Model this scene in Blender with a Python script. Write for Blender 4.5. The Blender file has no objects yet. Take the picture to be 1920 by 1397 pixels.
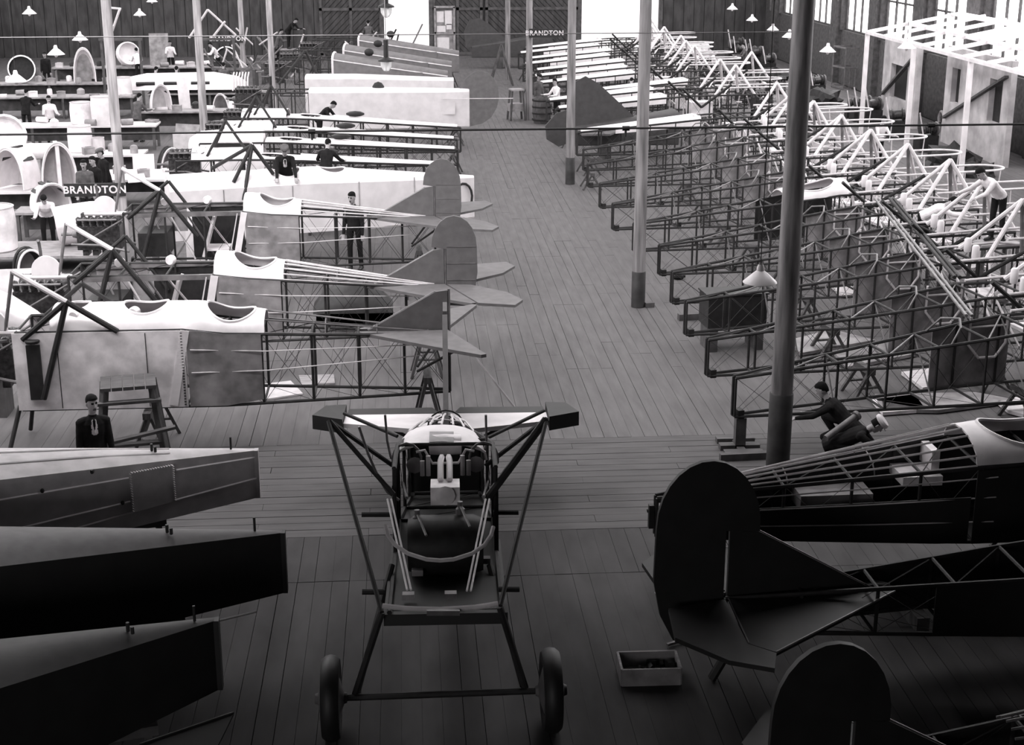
import bpy, bmesh, math, random
import numpy as np
from mathutils import Vector, Matrix
random.seed(7)
sc = bpy.context.scene
col = sc.collection
PI = math.pi
# ------------------------------------------------------------------ camera
FPX, CAMH = 2780.0, 8.0
PITCH = math.atan2(868, FPX)
YAW = math.atan2(210, math.hypot(FPX, 868))
cam_d = bpy.data.cameras.new('camera')
cam = bpy.data.objects.new('camera', cam_d)
col.objects.link(cam)
cam.location = (0, 0, CAMH)
cam.rotation_euler = (PI/2 - PITCH, 0, -YAW)
cam_d.sensor_fit = 'HORIZONTAL'
cam_d.sensor_width = 36
cam_d.lens = 36*FPX/1920
cam_d.clip_end = 600
sc.camera = cam
# ------------------------------------------------------------------ sky, exposure, daylight
w = bpy.data.worlds.new('sky'); sc.world = w; w.use_nodes = True
w.node_tree.nodes['Background'].inputs[0].default_value = (1, .985, .99, 1)
w.node_tree.nodes['Background'].inputs[1].default_value = 3.0
sc.view_settings.view_transform = 'Standard'
sc.view_settings.look = 'None'
sc.view_settings.gamma = 1
sc.view_settings.use_curve_mapping = False
sc.view_settings.exposure = 0.0
sc.cycles.use_denoising = True
sc.cycles.max_bounces = 6
sc.cycles.diffuse_bounces = 3
sc.cycles.glossy_bounces = 3
sc.cycles.transmission_bounces = 4
sc.cycles.transparent_max_bounces = 6
sc.cycles.sample_clamp_indirect = 4
YF_ = -6.0; CEIL = 13.0; GAL_Y, GAL_Z = 18.3, 8.3
def area(name, loc, rot, sx, sy, power):
    d = bpy.data.lights.new(name, 'AREA'); d.shape = 'RECTANGLE'; d.size = sx; d.size_y = sy; d.energy = power
    d.color = (1, .975, .985)
    o = bpy.data.objects.new(name, d); col.objects.link(o); o.location = loc; o.rotation_euler = rot
    return o
# daylight: roof lights over the hall, side windows; added fill: cross strip, clerestory above a low roof, front window
SKYL = [(-15, 4000), (-6, 3400), (4.5, 1700), (14, 4000)]
for x, p in SKYL:
    area('roof_daylight', (x, 53, CEIL-.25), (0, 0, 0), 2.6, 62, p)
area('roof_daylight_cross', (-1, 20.6, CEIL-.2), (0, 0, 0), 30, 1.7, 850)  # extra roof light, added to brighten the nearer tops
area('clerestory_daylight', (-12, GAL_Y+.35, (CEIL+GAL_Z)/2+.1), (math.radians(82), 0, 0), 22, 3.9, 2900)  # added to light camera-facing sides beyond the low roof
area('window_daylight_front', (-9, YF_+.4, 5.2), (math.radians(90), 0, 0), 10, 3.4, 380)  # added fill from behind the camera for the near sides
area('window_daylight_right', (20.3, 52, 5.6), (0, math.radians(75), 0), 3.6, 52, 2600)
area('window_daylight_left', (-23.2, 52, 5.6), (0, math.radians(-75), 0), 3.6, 52, 2200)
# ------------------------------------------------------------------ pixel to place
_f = Vector((math.sin(YAW)*math.cos(PITCH), math.cos(YAW)*math.cos(PITCH), -math.sin(PITCH)))
_r = Vector((math.cos(YAW), -math.sin(YAW), 0)); _u = _r.cross(_f)
def _ray(px, py): return _r*(px-960) + _u*(698.5-py) + _f*FPX
def at(px, py, z=0.0):
    d = _ray(px, py); return Vector((0, 0, CAMH)) + d*((z-CAMH)/d.z)
def atY(px, py, Y):
    d = _ray(px, py); return Vector((0, 0, CAMH)) + d*(Y/d.y)
def atX(px, py, X):
    d = _ray(px, py); return Vector((0, 0, CAMH)) + d*(X/d.x)
# ------------------------------------------------------------------ materials
MATS = {}
def mat(name, g, rough=.6, metal=0., var=.15, scale=5., stretch=(1, 1, 1), bump=0., spec=.5, detail=4, lo=.35, hi=.65):
    m = bpy.data.materials.new(name); m.use_nodes = True
    nt = m.node_tree; b = nt.nodes['Principled BSDF']
    b.inputs['Roughness'].default_value = rough; b.inputs['Metallic'].default_value = metal
    b.inputs['Specular IOR Level'].default_value = spec
    tc = nt.nodes.new('ShaderNodeTexCoord'); mp = nt.nodes.new('ShaderNodeMapping'); mp.inputs['Scale'].default_value = stretch
    nz = nt.nodes.new('ShaderNodeTexNoise'); nz.inputs['Scale'].default_value = scale; nz.inputs['Detail'].default_value = detail
    cr = nt.nodes.new('ShaderNodeValToRGB')
    t = (1.0, .955, .975)
    a, c = g*(1-var), min(1, g*(1+var))
    cr.color_ramp.elements[0].color = (a*t[0], a*t[1], a*t[2], 1); cr.color_ramp.elements[0].position = lo
    cr.color_ramp.elements[1].color = (c*t[0], c*t[1], c*t[2], 1); cr.color_ramp.elements[1].position = hi
    L = nt.links.new
    L(tc.outputs['Object'], mp.inputs['Vector']); L(mp.outputs[0], nz.inputs['Vector'])
    L(nz.outputs['Fac'], cr.inputs[0]); L(cr.outputs[0], b.inputs['Base Color'])
    if bump:
        bp = nt.nodes.new('ShaderNodeBump'); bp.inputs['Strength'].default_value = bump; bp.inputs['Distance'].default_value = .02
        L(nz.outputs['Fac'], bp.inputs['Height']); L(bp.outputs[0], b.inputs['Normal'])
    MATS[name] = m
    return m
def emit(name, s):
    m = bpy.data.materials.new(name); m.use_nodes = True
    b = m.node_tree.nodes['Principled BSDF']; b.inputs['Base Color'].default_value = (.8, .8, .8, 1)
    b.inputs['Emission Color'].default_value = (1, .985, .99, 1); b.inputs['Emission Strength'].default_value = s
    MATS[name] = m; return m
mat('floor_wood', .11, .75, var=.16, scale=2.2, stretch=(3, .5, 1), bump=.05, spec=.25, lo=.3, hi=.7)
mat('floor_oiled', .047, .75, var=.3, scale=1.4, stretch=(2, .6, 1), bump=.05, spec=.25, lo=.3, hi=.7)  # foreground light falloff put into the colour of the near boards
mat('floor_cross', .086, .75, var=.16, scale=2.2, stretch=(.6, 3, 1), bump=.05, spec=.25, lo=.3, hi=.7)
mat('floor_under', .03, .9)
mat('pole_wood', .34, .7, var=.5, scale=3, stretch=(3, 3, .25), bump=.3)
mat('pole_aged', .19, .7, var=.5, scale=3, stretch=(3, 3, .25), bump=.3)  # darker tone of the pole wood, for the right-hand poles
mat('pole_tarred', .15, .6, var=.55, scale=3, stretch=(3, 3, .3), bump=.3)  # darker pole wood: the unlit face put into the colour
mat('pole_dark', .03, .6, var=.4, scale=4)
mat('tube_dark', .026, .6, var=.3, spec=.3)
mat('tube_grey', .14, .4, var=.3)
mat('tube_light', .62, .4, var=.15)
mat('wire', .22, .35, var=.1)
mat('white_paint', .74, .5, var=.08, scale=4)
mat('ply', .66, .6, var=.12, scale=4, stretch=(.3, 4, 1))
mat('alu', .78, .4, metal=.1, var=.22, scale=3, bump=.05)
mat('alu_bright', .72, .28, metal=.3, var=.1, scale=4)
mat('grey_sheet', .26, .45, var=.35, scale=3)
mat('fabric_white', .66, .7, var=.08, scale=3)
mat('fabric_grey', .46, .65, var=.12, scale=5)
mat('fabric_mid', .16, .65, var=.12, scale=5)
mat('fabric_dark', .013, .6, var=.2, scale=4)
mat('fabric_deep', .045, .65, var=.15, scale=5)
mat('fin_grey', .12, .65, var=.12, scale=6)
mat('tape', .75, .6, var=.1)
mat('iron', .018, .55, var=.3, scale=9, spec=.35)
mat('engine', .05, .35, metal=.4, var=.5, scale=14)
mat('wood', .26, .7, var=.3, scale=4, stretch=(1, 6, 1), bump=.2)
mat('wood_dark', .07, .7, var=.35, scale=4, stretch=(1, 6, 1), bump=.2)
mat('wall_board', .045, .8, var=.35, scale=4, stretch=(1, 1, .3), bump=.2)
mat('brick_dark', .07, .85, var=.3, scale=6)
mat('plaster', .42, .85, var=.25, scale=1.6, detail=8)
mat('canopy', .75, .6, var=.12, scale=2)
mat('ground', .6, .9, var=.15, scale=.6)
mat('skin', .36, .55, var=.06)
mat('hair', .008, .9, var=.2, spec=.15)
mat('cloth_dark', .014, .95, spec=.15, var=.25, scale=9)
mat('cloth_mid', .085, .85, var=.25, scale=9)
mat('cloth_light', .72, .85, var=.1, scale=9)
mat('shoe', .012, .4)
mat('lamp_white', .72, .35, var=.05)
mat('sign_black', .012, .5)
mat('sign_white', .7, .6)
mat('rubber', .014, .55, var=.3, scale=6)
mat('leather', .04, .4, var=.3, scale=6)
mat('paper', .7, .8, var=.05)
emit('pane_lit', 2.4)
emit('bulb', 1.2)
def glass(name):
    m = bpy.data.materials.new(name); m.use_nodes = True
    b = m.node_tree.nodes['Principled BSDF']; b.inputs['Base Color'].default_value = (.9, .9, .9, 1)
    b.inputs['Transmission Weight'].default_value = .7; b.inputs['Roughness'].default_value = .45
    MATS[name] = m
glass('glass')
# ------------------------------------------------------------------ mesh builder
def basis(d, up=Vector((0, 0, 1))):
    d = d.normalized()
    s = d.cross(up)
    if s.length < 1e-4: s = d.cross(Vector((0, 1, 0)))
    s.normalize(); return s, s.cross(d).normalized()
class MB:
    def __init__(s): s.v = []; s.f = []; s.m = []
    def add(s, vs, fs, m=0):
        o = len(s.v); s.v += [tuple(v) for v in vs]; s.f += [tuple(i+o for i in f) for f in fs]; s.m += [m]*len(fs); return s
    def box(s, c, d, rz=0., rx=0., ry=0., m=0):
        R = Matrix.Rotation(rz, 3, 'Z') @ Matrix.Rotation(ry, 3, 'Y') @ Matrix.Rotation(rx, 3, 'X'); c = Vector(c)
        vs = [c + R @ Vector((x*d[0]/2, y*d[1]/2, z*d[2]/2)) for z in (-1, 1) for y in (-1, 1) for x in (-1, 1)]
        return s.add(vs, [(0, 2, 3, 1), (4, 5, 7, 6), (0, 1, 5, 4), (2, 6, 7, 3), (0, 4, 6, 2), (1, 3, 7, 5)], m)
    def beam(s, p, q, a, b, m=0):
        p, q = Vector(p), Vector(q); x, y = basis(q-p)
        vs = [e + x*i*a/2 + y*j*b/2 for e in (p, q) for i, j in ((-1, -1), (1, -1), (1, 1), (-1, 1))]
        return s.add(vs, [(3, 2, 1, 0), (4, 5, 6, 7), (0, 1, 5, 4), (1, 2, 6, 5), (2, 3, 7, 6), (3, 0, 4, 7)], m)
    def tube(s, p, q, r, r2=None, n=6, m=0):
        p, q = Vector(p), Vector(q)
        if (q-p).length < 1e-5: return s
        return s.path([p, q], [r, r if r2 is None else r2], n, m=m)
    def path(s, pts, r, n=6, closed=False, m=0):
        pts = [Vector(p) for p in pts]; N = len(pts)
        rs = r if isinstance(r, (list, tuple)) else [r]*N
        vs = []; px = None
        for i, p in enumerate(pts):
            if closed: d = pts[(i+1) % N] - pts[i-1]
            else: d = pts[min(i+1, N-1)] - pts[max(i-1, 0)]
            if px is None: x, y = basis(d)
            else:
                x = px - d.normalized()*px.dot(d.normalized())
                if x.length < 1e-5: x, y = basis(d)
                x.normalize(); y = x.cross(d.normalized())
            px = x
            for k in range(n):
                a = 2*PI*k/n; vs.append(p + (x*math.cos(a) + y*math.sin(a))*rs[i])
        fs = []
        for i in range(N if closed else N-1):
            j = (i+1) % N
            for k in range(n):
                l = (k+1) % n; fs.append((i*n+k, j*n+k, j*n+l, i*n+l))
        if not closed: fs += [tuple(range(n)), tuple(reversed(range((N-1)*n, N*n)))]
        return s.add(vs, fs, m)
    def loft(s, rings, cap=True, m=0, wrap=True):
        n = len(rings[0]); vs = [v for r in rings for v in r]; fs = []
        for i in range(len(rings)-1):
            for k in range(n if wrap else n-1):
                l = (k+1) % n; fs.append((i*n+k, i*n+l, (i+1)*n+l, (i+1)*n+k))
        if cap and wrap: fs += [tuple(reversed(range(n))), tuple(range((len(rings)-1)*n, len(rings)*n))]
        return s.add(vs, fs, m)
    def slab(s, poly, t, m=0):
        t = Vector(t); P = [Vector(p) for p in poly]; n = len(P)
        vs = [p - t/2 for p in P] + [p + t/2 for p in P]
        fs = [tuple(reversed(range(n))), tuple(range(n, 2*n))] + [(i, (i+1) % n, n+(i+1) % n, n+i) for i in range(n)]
        return s.add(vs, fs, m)
    def lathe(s, prof, n=16, o=(0, 0, 0), ax=(0, 0, 1), m=0, cap=True):
        o = Vector(o); ax = Vector(ax).normalized(); x, y = basis(ax, Vector((0, 1, 0)) if abs(ax.y) < .9 else Vector((1, 0, 0)))
        rings = [[o + ax*z + (x*math.cos(2*PI*k/n) + y*math.sin(2*PI*k/n))*max(r, 1e-4) for k in range(n)] for r, z in prof]
        return s.loft(rings, cap, m)
    def ball(s, c, r, n=10, m=0):
        if not isinstance(r, (tuple, list)): r = (r, r, r)
        c = Vector(c); rings = []
        for i in range(n//2+1):
            a = PI*i/(n//2); q = max(math.sin(a), 1e-3)
            rings.append([c + Vector((r[0]*q*math.cos(2*PI*k/n), r[1]*q*math.sin(2*PI*k/n), -r[2]*math.cos(a))) for k in range(n)])
        return s.loft(rings, True, m)
    def build(s, name, mt, parent=None, smooth=True, stuff=False):
        me = bpy.data.meshes.new(name); me.from_pydata(s.v, [], s.f)
        for q in (mt if isinstance(mt, (list, tuple)) else [mt]): me.materials.append(MATS[q])
        me.polygons.foreach_set('material_index', s.m)
        if smooth:
            me.polygons.foreach_set('use_smooth', [True]*len(s.f)); me.update()
            bm = bmesh.new(); bm.from_mesh(me); bmesh.ops.recalc_face_normals(bm, faces=bm.faces); bm.to_mesh(me); bm.free()
            me.set_sharp_from_angle(angle=.7)
        me.update()
        o = bpy.data.objects.new(name, me); col.objects.link(o)
        if parent: o.parent = parent
        if stuff: o['kind'] = 'stuff'
        return o
def link(name, me, parent=None):
    o = bpy.data.objects.new(name, me); col.objects.link(o)
    if parent: o.parent = parent
    return o
def tag(o, label, cat, group=None):
    o['label'] = label; o['category'] = cat
    if group: o['group'] = group
    return o
def thing(name, label, cat, loc=(0, 0, 0), rz=0., group=None):
    o = bpy.data.objects.new(name, None); col.objects.link(o); o.empty_display_size = .2
    o.location = loc; o.rotation_euler = (0, 0, rz)
    return tag(o, label, cat, group)
KIDS = {}
def kids(o):
    return [c for c in o.children]
def copy_tree(o, label=None, loc=None, rz=None, scale=None, parent=None, skip=()):
    c = o.copy(); col.objects.link(c)
    if parent: c.parent = parent
    for ch in o.children:
        if ch.name.split('.')[0] in skip: continue
        copy_tree(ch, parent=c, skip=skip)
    if label: c['label'] = label
    if loc is not None: c.location = loc
    if rz is not None: c.rotation_euler = (0, 0, rz)
    if scale: c.scale = (scale, scale, scale)
    return c
def struct(o): o['kind'] = 'structure'; return o
# ================================================================== SETTING
XL, XR, YB, YF = -23.6, 21.0, 87.0, -6.0
b = MB(); b.box(((XL+XR)/2, (YB+YF)/2, -.12), (XR-XL+.4, YB-YF+.4, .14))
floor = struct(b.build('floor', 'floor_under', smooth=False))
# floor boards: run away from the camera, a transverse belt of boards at Y 18.4 to 22
PWD, PLEN = .215, 4.6
rows_near = [(-5.6+k*4.0, -5.6+k*4.0+4.0) for k in range(6)]
belt0, belt1 = 18.4, 22.0
field = MB(); front = MB(); cross = MB(); singles = []
rr = random.Random(3)
def plank(bx, x0, x1, y0, y1, g=.010):
    t = -.004*rr.random(); k = g*(.1+1.3*rr.random()**2.2)
    bx.box(((x0+x1)/2, (y0+y1)/2, -.026+t), (x1-x0-k, y1-y0-.012, .052))
ncol = int((XR-XL)/PWD)
for c in range(ncol):
    x0 = XL + c*PWD; x1 = x0 + PWD
    off = [0, -.9, .8, 2.2][(c//rr.choice((3, 4, 5))) % 4]
    y = YF
    while y < belt0-.01:
        e = min(y+PLEN, belt0)
        if belt0-e < 1.2: e = belt0
        singles.append((x0, x1, y, e)); y = e
    y = belt1; first = True
    while y < YB-.01:
        e = min(y+PLEN + (off if first else 0), YB); first = False
        if YB-e < 1.2: e = YB
        singles.append((x0, x1, y, e)); y = e
y = belt0
k = 0
while y < belt1-.01:
    x = XL - (k % 3)*1.5
    while x < XR:
        e = x+4.6; singles.append((max(x, XL), min(e, XR), y, y+.24, 1)); x = e
    y += .24; k += 1
def near_aisle(s):
    cx, cy = (s[0]+s[1])/2, (s[2]+s[3])/2
    return -2.2 < cx < 5.6 and 12.2 < cy < 40
cand = [s for s in singles if near_aisle(s)]
cand.sort(key=lambda s: (s[2]+s[3])/2 + 1.2*abs((s[0]+s[1])/2-1.5))
own = set(cand[:290])
for s in singles:
    crossb = len(s) == 5
    if s in own:
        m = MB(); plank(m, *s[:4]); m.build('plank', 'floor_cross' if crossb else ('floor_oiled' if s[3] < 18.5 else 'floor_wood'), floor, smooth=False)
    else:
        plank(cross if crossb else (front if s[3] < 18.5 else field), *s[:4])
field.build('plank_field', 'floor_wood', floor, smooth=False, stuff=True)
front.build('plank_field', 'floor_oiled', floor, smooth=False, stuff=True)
cross.build('plank_belt', 'floor_cross', floor, smooth=False, stuff=True)
# outside ground beyond the doors
b = MB(); b.box((0, 187, -.25), (400, 199.4, .2)); struct(b.build('ground', 'ground', smooth=False))
# ceiling with roof lights
b = MB()
edges = [XL-.2] + [e for x, _ in SKYL for e in (x-1.4, x+1.4)] + [XR+.2]
for i in range(0, len(edges), 2):
    b.box(((edges[i]+edges[i+1])/2, (YB+YF)/2, CEIL+.1), (edges[i+1]-edges[i], YB-YF+.4, .2))
b.box(((XL+XR)/2, (GAL_Y+YF)/2, GAL_Z+.1), (XR-XL+.4, GAL_Y-YF+.2, .2))  # low roof over the camera end, added to darken the foreground
for x, _ in SKYL:
    b.box((x, (20+YF)/2-.1, CEIL+.1), (2.8, 20-YF+.2, .2)); b.box((x, (84+YB)/2+.1, CEIL+.1), (2.8, YB-84+.2, .2))
ceil = struct(b.build('ceiling', 'wall_board', smooth=False))
for i, (x, _) in enumerate(SKYL):
    b = MB()
    for k in range(14): b.box((x, 20+k*64/13, CEIL+.05), (2.8, .08, .1))
    for s in (-1.36, 0, 1.36): b.box((x+s, 52, CEIL+.05), (.08, 64, .1))
    wdw = struct(b.build('window_%d' % (i+1), 'wood_dark', smooth=False))
    b = MB(); b.box((x, 52, CEIL+.14), (2.8, 64, .02)); b.build('pane', 'pane_lit', wdw, smooth=False)
b = MB()
for k in range(12): b.box((XL+(XL*0-1+22.6)*0+22.6*k/11, GAL_Y, (CEIL+GAL_Z)/2), (.09, .09, CEIL-GAL_Z))
for z in (GAL_Z+.2, (CEIL+GAL_Z)/2, CEIL-.1): b.box((-12.3, GAL_Y, z), (22.6, .09, .09))
bb_ = MB(); bb_.box(((XL+XR)/2, GAL_Y+.1, (GAL_Z+7.2)/2), (XR-XL, .2, GAL_Z-7.2)); struct(bb_.build('trim_2', 'wall_board', smooth=False))  # unseen downstand beam, added to cut light on the foreground
wdw = struct(b.build('window_60', 'wood_dark', smooth=False))  # unseen clerestory window, added to go with its fill light
b = MB(); b.box(((XR-1)/2, GAL_Y, (CEIL+GAL_Z)/2), (XR+1, .2, CEIL-GAL_Z)); struct(b.build('wall_gallery', 'wall_board', smooth=False))  # right half boarded up to keep the fill off the thick pole
b = MB(); b.box((-12.3, GAL_Y-.06, (CEIL+GAL_Z)/2), (22.6, .02, CEIL-GAL_Z)); b.build('pane', 'pane_lit', wdw, smooth=False)
b = MB()
for k in range(16): b.box((-16+30*k/15, 20.6, CEIL-.06), (.08, 1.7, .1))
for y in (19.75, 20.6, 21.45): b.box((-1, y, CEIL-.06), (30, .08, .1))
wdw = struct(b.build('window_62', 'wood_dark', smooth=False))  # unseen roof pane, added for the cross fill light
b = MB(); b.box((-1, 20.6, CEIL-.02), (30, 1.7, .02)); b.build('pane', 'pane_lit', wdw, smooth=False)
# back wall with two open doorways and a gate leaf of diagonal boards
def at_back(px): return atY(px, 60, YB).x
D1 = (at_back(717), at_back(808)); D2 = (at_back(1086), at_back(1237))
b = MB(); T = .25
for x0, x1, z0, z1 in ((XL, D1[0], 0, CEIL), (D1[1], D2[0], 0, CEIL), (D2[1], XR, 0, CEIL), (D1[0], D1[1], 5.2, CEIL), (D2[0], D2[1], 5.2, CEIL)):
    b.box(((x0+x1)/2, YB+T/2, (z0+z1)/2), (x1-x0, T, z1-z0))
wall_back = struct(b.build('wall_back', 'wall_board', smooth=False))
rb = random.Random(5)
def diag_leaf(nm, x0, x1, z1, sgn):
    t = bpy.data.objects.new(nm, None); col.objects.link(t); t.location = ((x0+x1)/2, YB-.06, 0); struct(t)
    W = x1-x0
    b = MB()
    for x in (-W/2+.08, 0, W/2-.08): b.box((x, -.05, z1/2), (.16, .08, z1))
    for z in (.1, z1/2, z1-.1): b.box((0, -.05, z), (W, .08, .16))
    b.build('door_frame', 'wood_dark', t, smooth=False)
    # diagonal boards clipped to the leaf
    step = .34; n = int((W+z1)/step)
    for k in range(n):
        c0 = -W/2 - z1 + k*step + .02; c1 = c0 + step*.88
        pts = []
        def clip(poly, f):
            out = []
            for i in range(len(poly)):
                p, q = poly[i-1], poly[i]; a, d = f(p), f(q)
                if (a >= 0) != (d >= 0):
                    s = a/(a-d); out.append((p[0]+(q[0]-p[0])*s, p[1]+(q[1]-p[1])*s))
                if d >= 0: out.append(q)
            return out
        poly = [(c0, 0), (c1, 0), (c1+z1, z1), (c0+z1, z1)]
        poly = clip(poly, lambda p: p[0]+W/2); 
        if poly: poly = clip(poly, lambda p: W/2-p[0])
        if len(poly) < 3: continue
        m = MB(); m.slab([(sgn*p[0], 0, p[1]) for p in poly], (0, .04+.02*rb.random(), 0)); m.build('board', 'wall_board', t, smooth=False)
diag_leaf('door_1', at_back(600), D1[0], 5.2, 1)
diag_leaf('door_2', D1[1]+.1, at_back(905), 5.2, -1)
diag_leaf('door_3', at_back(910), at_back(1083), 5.2, -1)
b = MB()
for x in (D1[0], D1[1], D2[0], D2[1]): b.box((x, YB-.05, 2.6), (.22, .3, 5.2))
b.box(((D1[0]+D1[1])/2, YB-.05, 5.3), (D1[1]-D1[0]+.3, .3, .22)); b.box(((D2[0]+D2[1])/2, YB-.05, 5.3), (D2[1]-D2[0]+.3, .3, .22))
struct(b.build('trim_1', 'wood_dark', smooth=False))
# vertical boards over the rest of the back wall
for x0, x1 in ((XL, at_back(600)), (D2[1]+.15, XR)):
    x = x0
    while x < x1-.2:
        m = MB(); m.box((x+.3, YB-.03-.02*rb.random(), 3.4), (.56, .05, 6.8)); m.build('board', 'wall_board', wall_back, smooth=False); x += .6
# front wall behind the camera and side walls
b = MB(); b.box(((XL+XR)/2, YF-.15, CEIL/2), (XR-XL+.6, .3, CEIL)); struct(b.build('wall_front', 'brick_dark', smooth=False))
b = MB()
for k in range(9): b.box((-14+10*k/8, YF+.06, 5.2), (.09, .1, 3.5))
for z in (3.5, 4.6, 5.8, 6.9): b.box((-9, YF+.06, z), (10.1, .1, .09))
wdw = struct(b.build('window_61', 'wood_dark', smooth=False))  # unseen window, added to go with the front fill light
b = MB(); b.box((-9, YF+.02, 5.2), (10, .02, 3.4)); b.build('pane', 'pane_lit', wdw, smooth=False)
def side_wall(nm, X, sg, w0, w1, piers, sill, head):
    b = MB()
    b.box((X+sg*.2, (YB+YF)/2, sill/2), (.4, YB-YF, sill)); b.box((X+sg*.2, (YB+YF)/2, (head+CEIL)/2), (.4, YB-YF, CEIL-head))
    b.box((X+sg*.2, (YF+w0)/2, (sill+head)/2), (.4, w0-YF, head-sill)); b.box((X+sg*.2, (w1+YB)/2, (sill+head)/2), (.4, YB-w1, head-sill))
    n = len(piers)
    for y, wd in piers: b.box((X+sg*.15, y, (sill+head)/2), (.5, wd, head-sill)); b.box((X-sg*.12, y, CEIL/2), (.3, wd*.8, CEIL))
    return struct(b.build(nm, 'brick_dark', smooth=False))
pr_ = [(30+k*6.0, 1.3) for k in range(10)]
side_wall('wall_right', XR, 1, 26, 86, pr_, 2.5, 7.6)
side_wall('wall_left', XL, -1, 26, 86, pr_, 2.5, 7.6)
wn = 5
for X, sg in ((XR, 1), (XL, -1)):
    ys = [26.4] + [p[0] for p in pr_] + [86]
    for i in range(len(ys)-1):
        y0, y1 = ys[i]+.75, ys[i+1]-.75
        if y1-y0 < 1: continue
        b = MB()
        for f in (0, .25, .5, .75, 1): b.box((X+sg*.2, y0+(y1-y0)*f, 5.05), (.09, .07, 5.1))
        for z in (2.54, 4.2, 5.9, 7.56): b.box((X+sg*.2, (y0+y1)/2, z), (.09, y1-y0, .07))
        wd = struct(b.build('window_%d' % wn, 'wood_dark', smooth=False)); wn += 1
        for f in range(4):
            m = MB(); m.box((X+sg*.26, y0+(y1-y0)*(f+.5)/4, 5.05), (.02, (y1-y0)/4, 5.1)); m.build('pane', 'pane_lit', wd, smooth=False)
# ================================================================== POLES
def pole(x, y, r0, r1, label, dark=0., rz=0, mt='pole_wood'):
    t = thing('timber_pole', label, 'pole', (x, y, 0), rz, 'round timber roof poles')
    b = MB(); n = 14; zs = [i*(CEIL)/12 for i in range(13)]
    b.lathe([((r0+(r1-r0)*z/CEIL)*(1+.02*math.sin(z*3+x)), min(z, CEIL-.03)) for z in zs], n); b.build('shaft', mt, t)
    if dark:
        b = MB(); b.lathe([(r0+.012, 0), (r0+.012, dark), (r0, dark+.02)], n); b.build('tarred_foot', 'pole_dark', t)
    return t
pole(5.45, 20.4, .165, .135, 'thick dark timber pole nearest the camera, right of the aisle', 1.2, 0, 'pole_tarred')
pole(4.83, 30.02, .135, .105, 'timber pole with dark foot standing free on the aisle floor', .75, 0, 'pole_aged')
pole(5.0, 44.7, .135, .105, 'slimmer timber pole beside the small trestle, behind the free standing one', .8, 0, 'pole_aged')
pole(4.95, 59.2, .135, .105, 'timber pole with a black sign, beside the water barrel', 0., 0, 'pole_aged')
p = atY(952, 40, 74); pole(p.x, 74, .13, .1, 'farthest timber pole of the aisle, before the boarded gate', 0., 0, 'pole_aged')
p = atY(214, 200, 37.5); pole(p.x, 37.5, .13, .11, 'pale timber pole at left among the benches, nearest the camera on that side')
p = atY(377, 150, 48.5); pole(p.x, 48.5, .13, .11, 'pale timber pole behind the white oval-windowed fuselage')
p = atY(505, 30, 61); pole(p.x, 61, .12, .1, 'timber pole standing left of the pile of frames near the back wall')
p = atY(452, 40, 71); pole(p.x, 71, .12, .1, 'timber pole carrying a black sign near the left back benches')
# ================================================================== TENSION RODS AND CORDS
def rod(nm, label, p, q, r, clips, mt='iron'):
    t = thing(nm, label, 'wire', p); b = MB(); d = Vector(q)-Vector(p); b.tube((0, 0, 0), d, r, n=6); b.build('rod', mt, t)
    for f in clips:
        m = MB(); c = d*f; m.tube(c+Vector((-.05, 0, 0)), c+Vector((.05, 0, 0)), r*2.2, n=8); m.tube(c, c+Vector((0, 0, -.12)), r*.9); m.build('clip', 'iron', t)
    return t
rod('tension_rod', 'dark tension rod across the hall at mid height with small clips', (XL+.1, 21.0, 5.03), (XR-.1, 21.0, 5.03), .016, [.1+.1*k for k in range(9)])
rod('overhead_wire', 'thin pale overhead wire high above the left benches, ending at the thick pole', (XL+.1, 20.5, 6.36), (5.4, 20.45, 6.4), .007, [], 'wire')
# ================================================================== LAMPS
def cone_lamp(px, py, size, label, z=None, Y=None, bulb=True):
    dist = .42*FPX/size
    p = atY(px, py, dist) if Y is None else atY(px, py, Y)
    t = thing('pendant_lamp', label, 'lamp', p, 0, 'white cone shade lamps'); r = .21
    b = MB(); b.lathe([(.03, .2), (.045, .16), (.05, .12), (.1, .08), (r, -.02), (r+.004, -.03), (r-.006, -.03), (.09, .06), (.03, .1)], 18, cap=False); b.build('shade', 'lamp_white', t)
    b = MB(); b.ball((0, 0, -.03), (.05, .05, .07)); b.build('bulb', 'lamp_white', t)
    b = MB(); b.tube((0, 0, .18), (0, 0, CEIL-p.z), .006, n=4); b.build('cord', 'iron', t)
    return t
for a in [(30, 150, 37, 'white cone lamp low at far left, the nearest of its row'), (105, 100, 31, 'white cone lamp second from the camera in the left row'),
          (150, 73, 28, 'white cone lamp third from the camera in the left row'), (262, 27, 22, 'small white cone lamp right of the pale left pole'), (285, 2, 20, 'smallest white cone lamp cut by the top edge, left half'),
          (55, 24, 25, 'white cone lamp hanging before the bright left window'),
          (1373, 16, 20, 'small white cone lamp high before the dark back right corner'), (1410, 37, 21, 'white cone lamp below and right of the small high one'),
          (1480, 68, 27, 'white cone lamp left of the thick dark pole near the wall ladder'), (1449, 55, 22, 'white cone lamp just above the ladder-lit work corner'), (1552, 95, 30, 'white cone lamp right of the thick dark pole'),
          (1700, 88, 33, 'white cone lamp under the canopy frame on the right'), (1425, 525, 66, 'large pale cone lamp hanging low over the bare frames')]:
    cone_lamp(*a)
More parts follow.
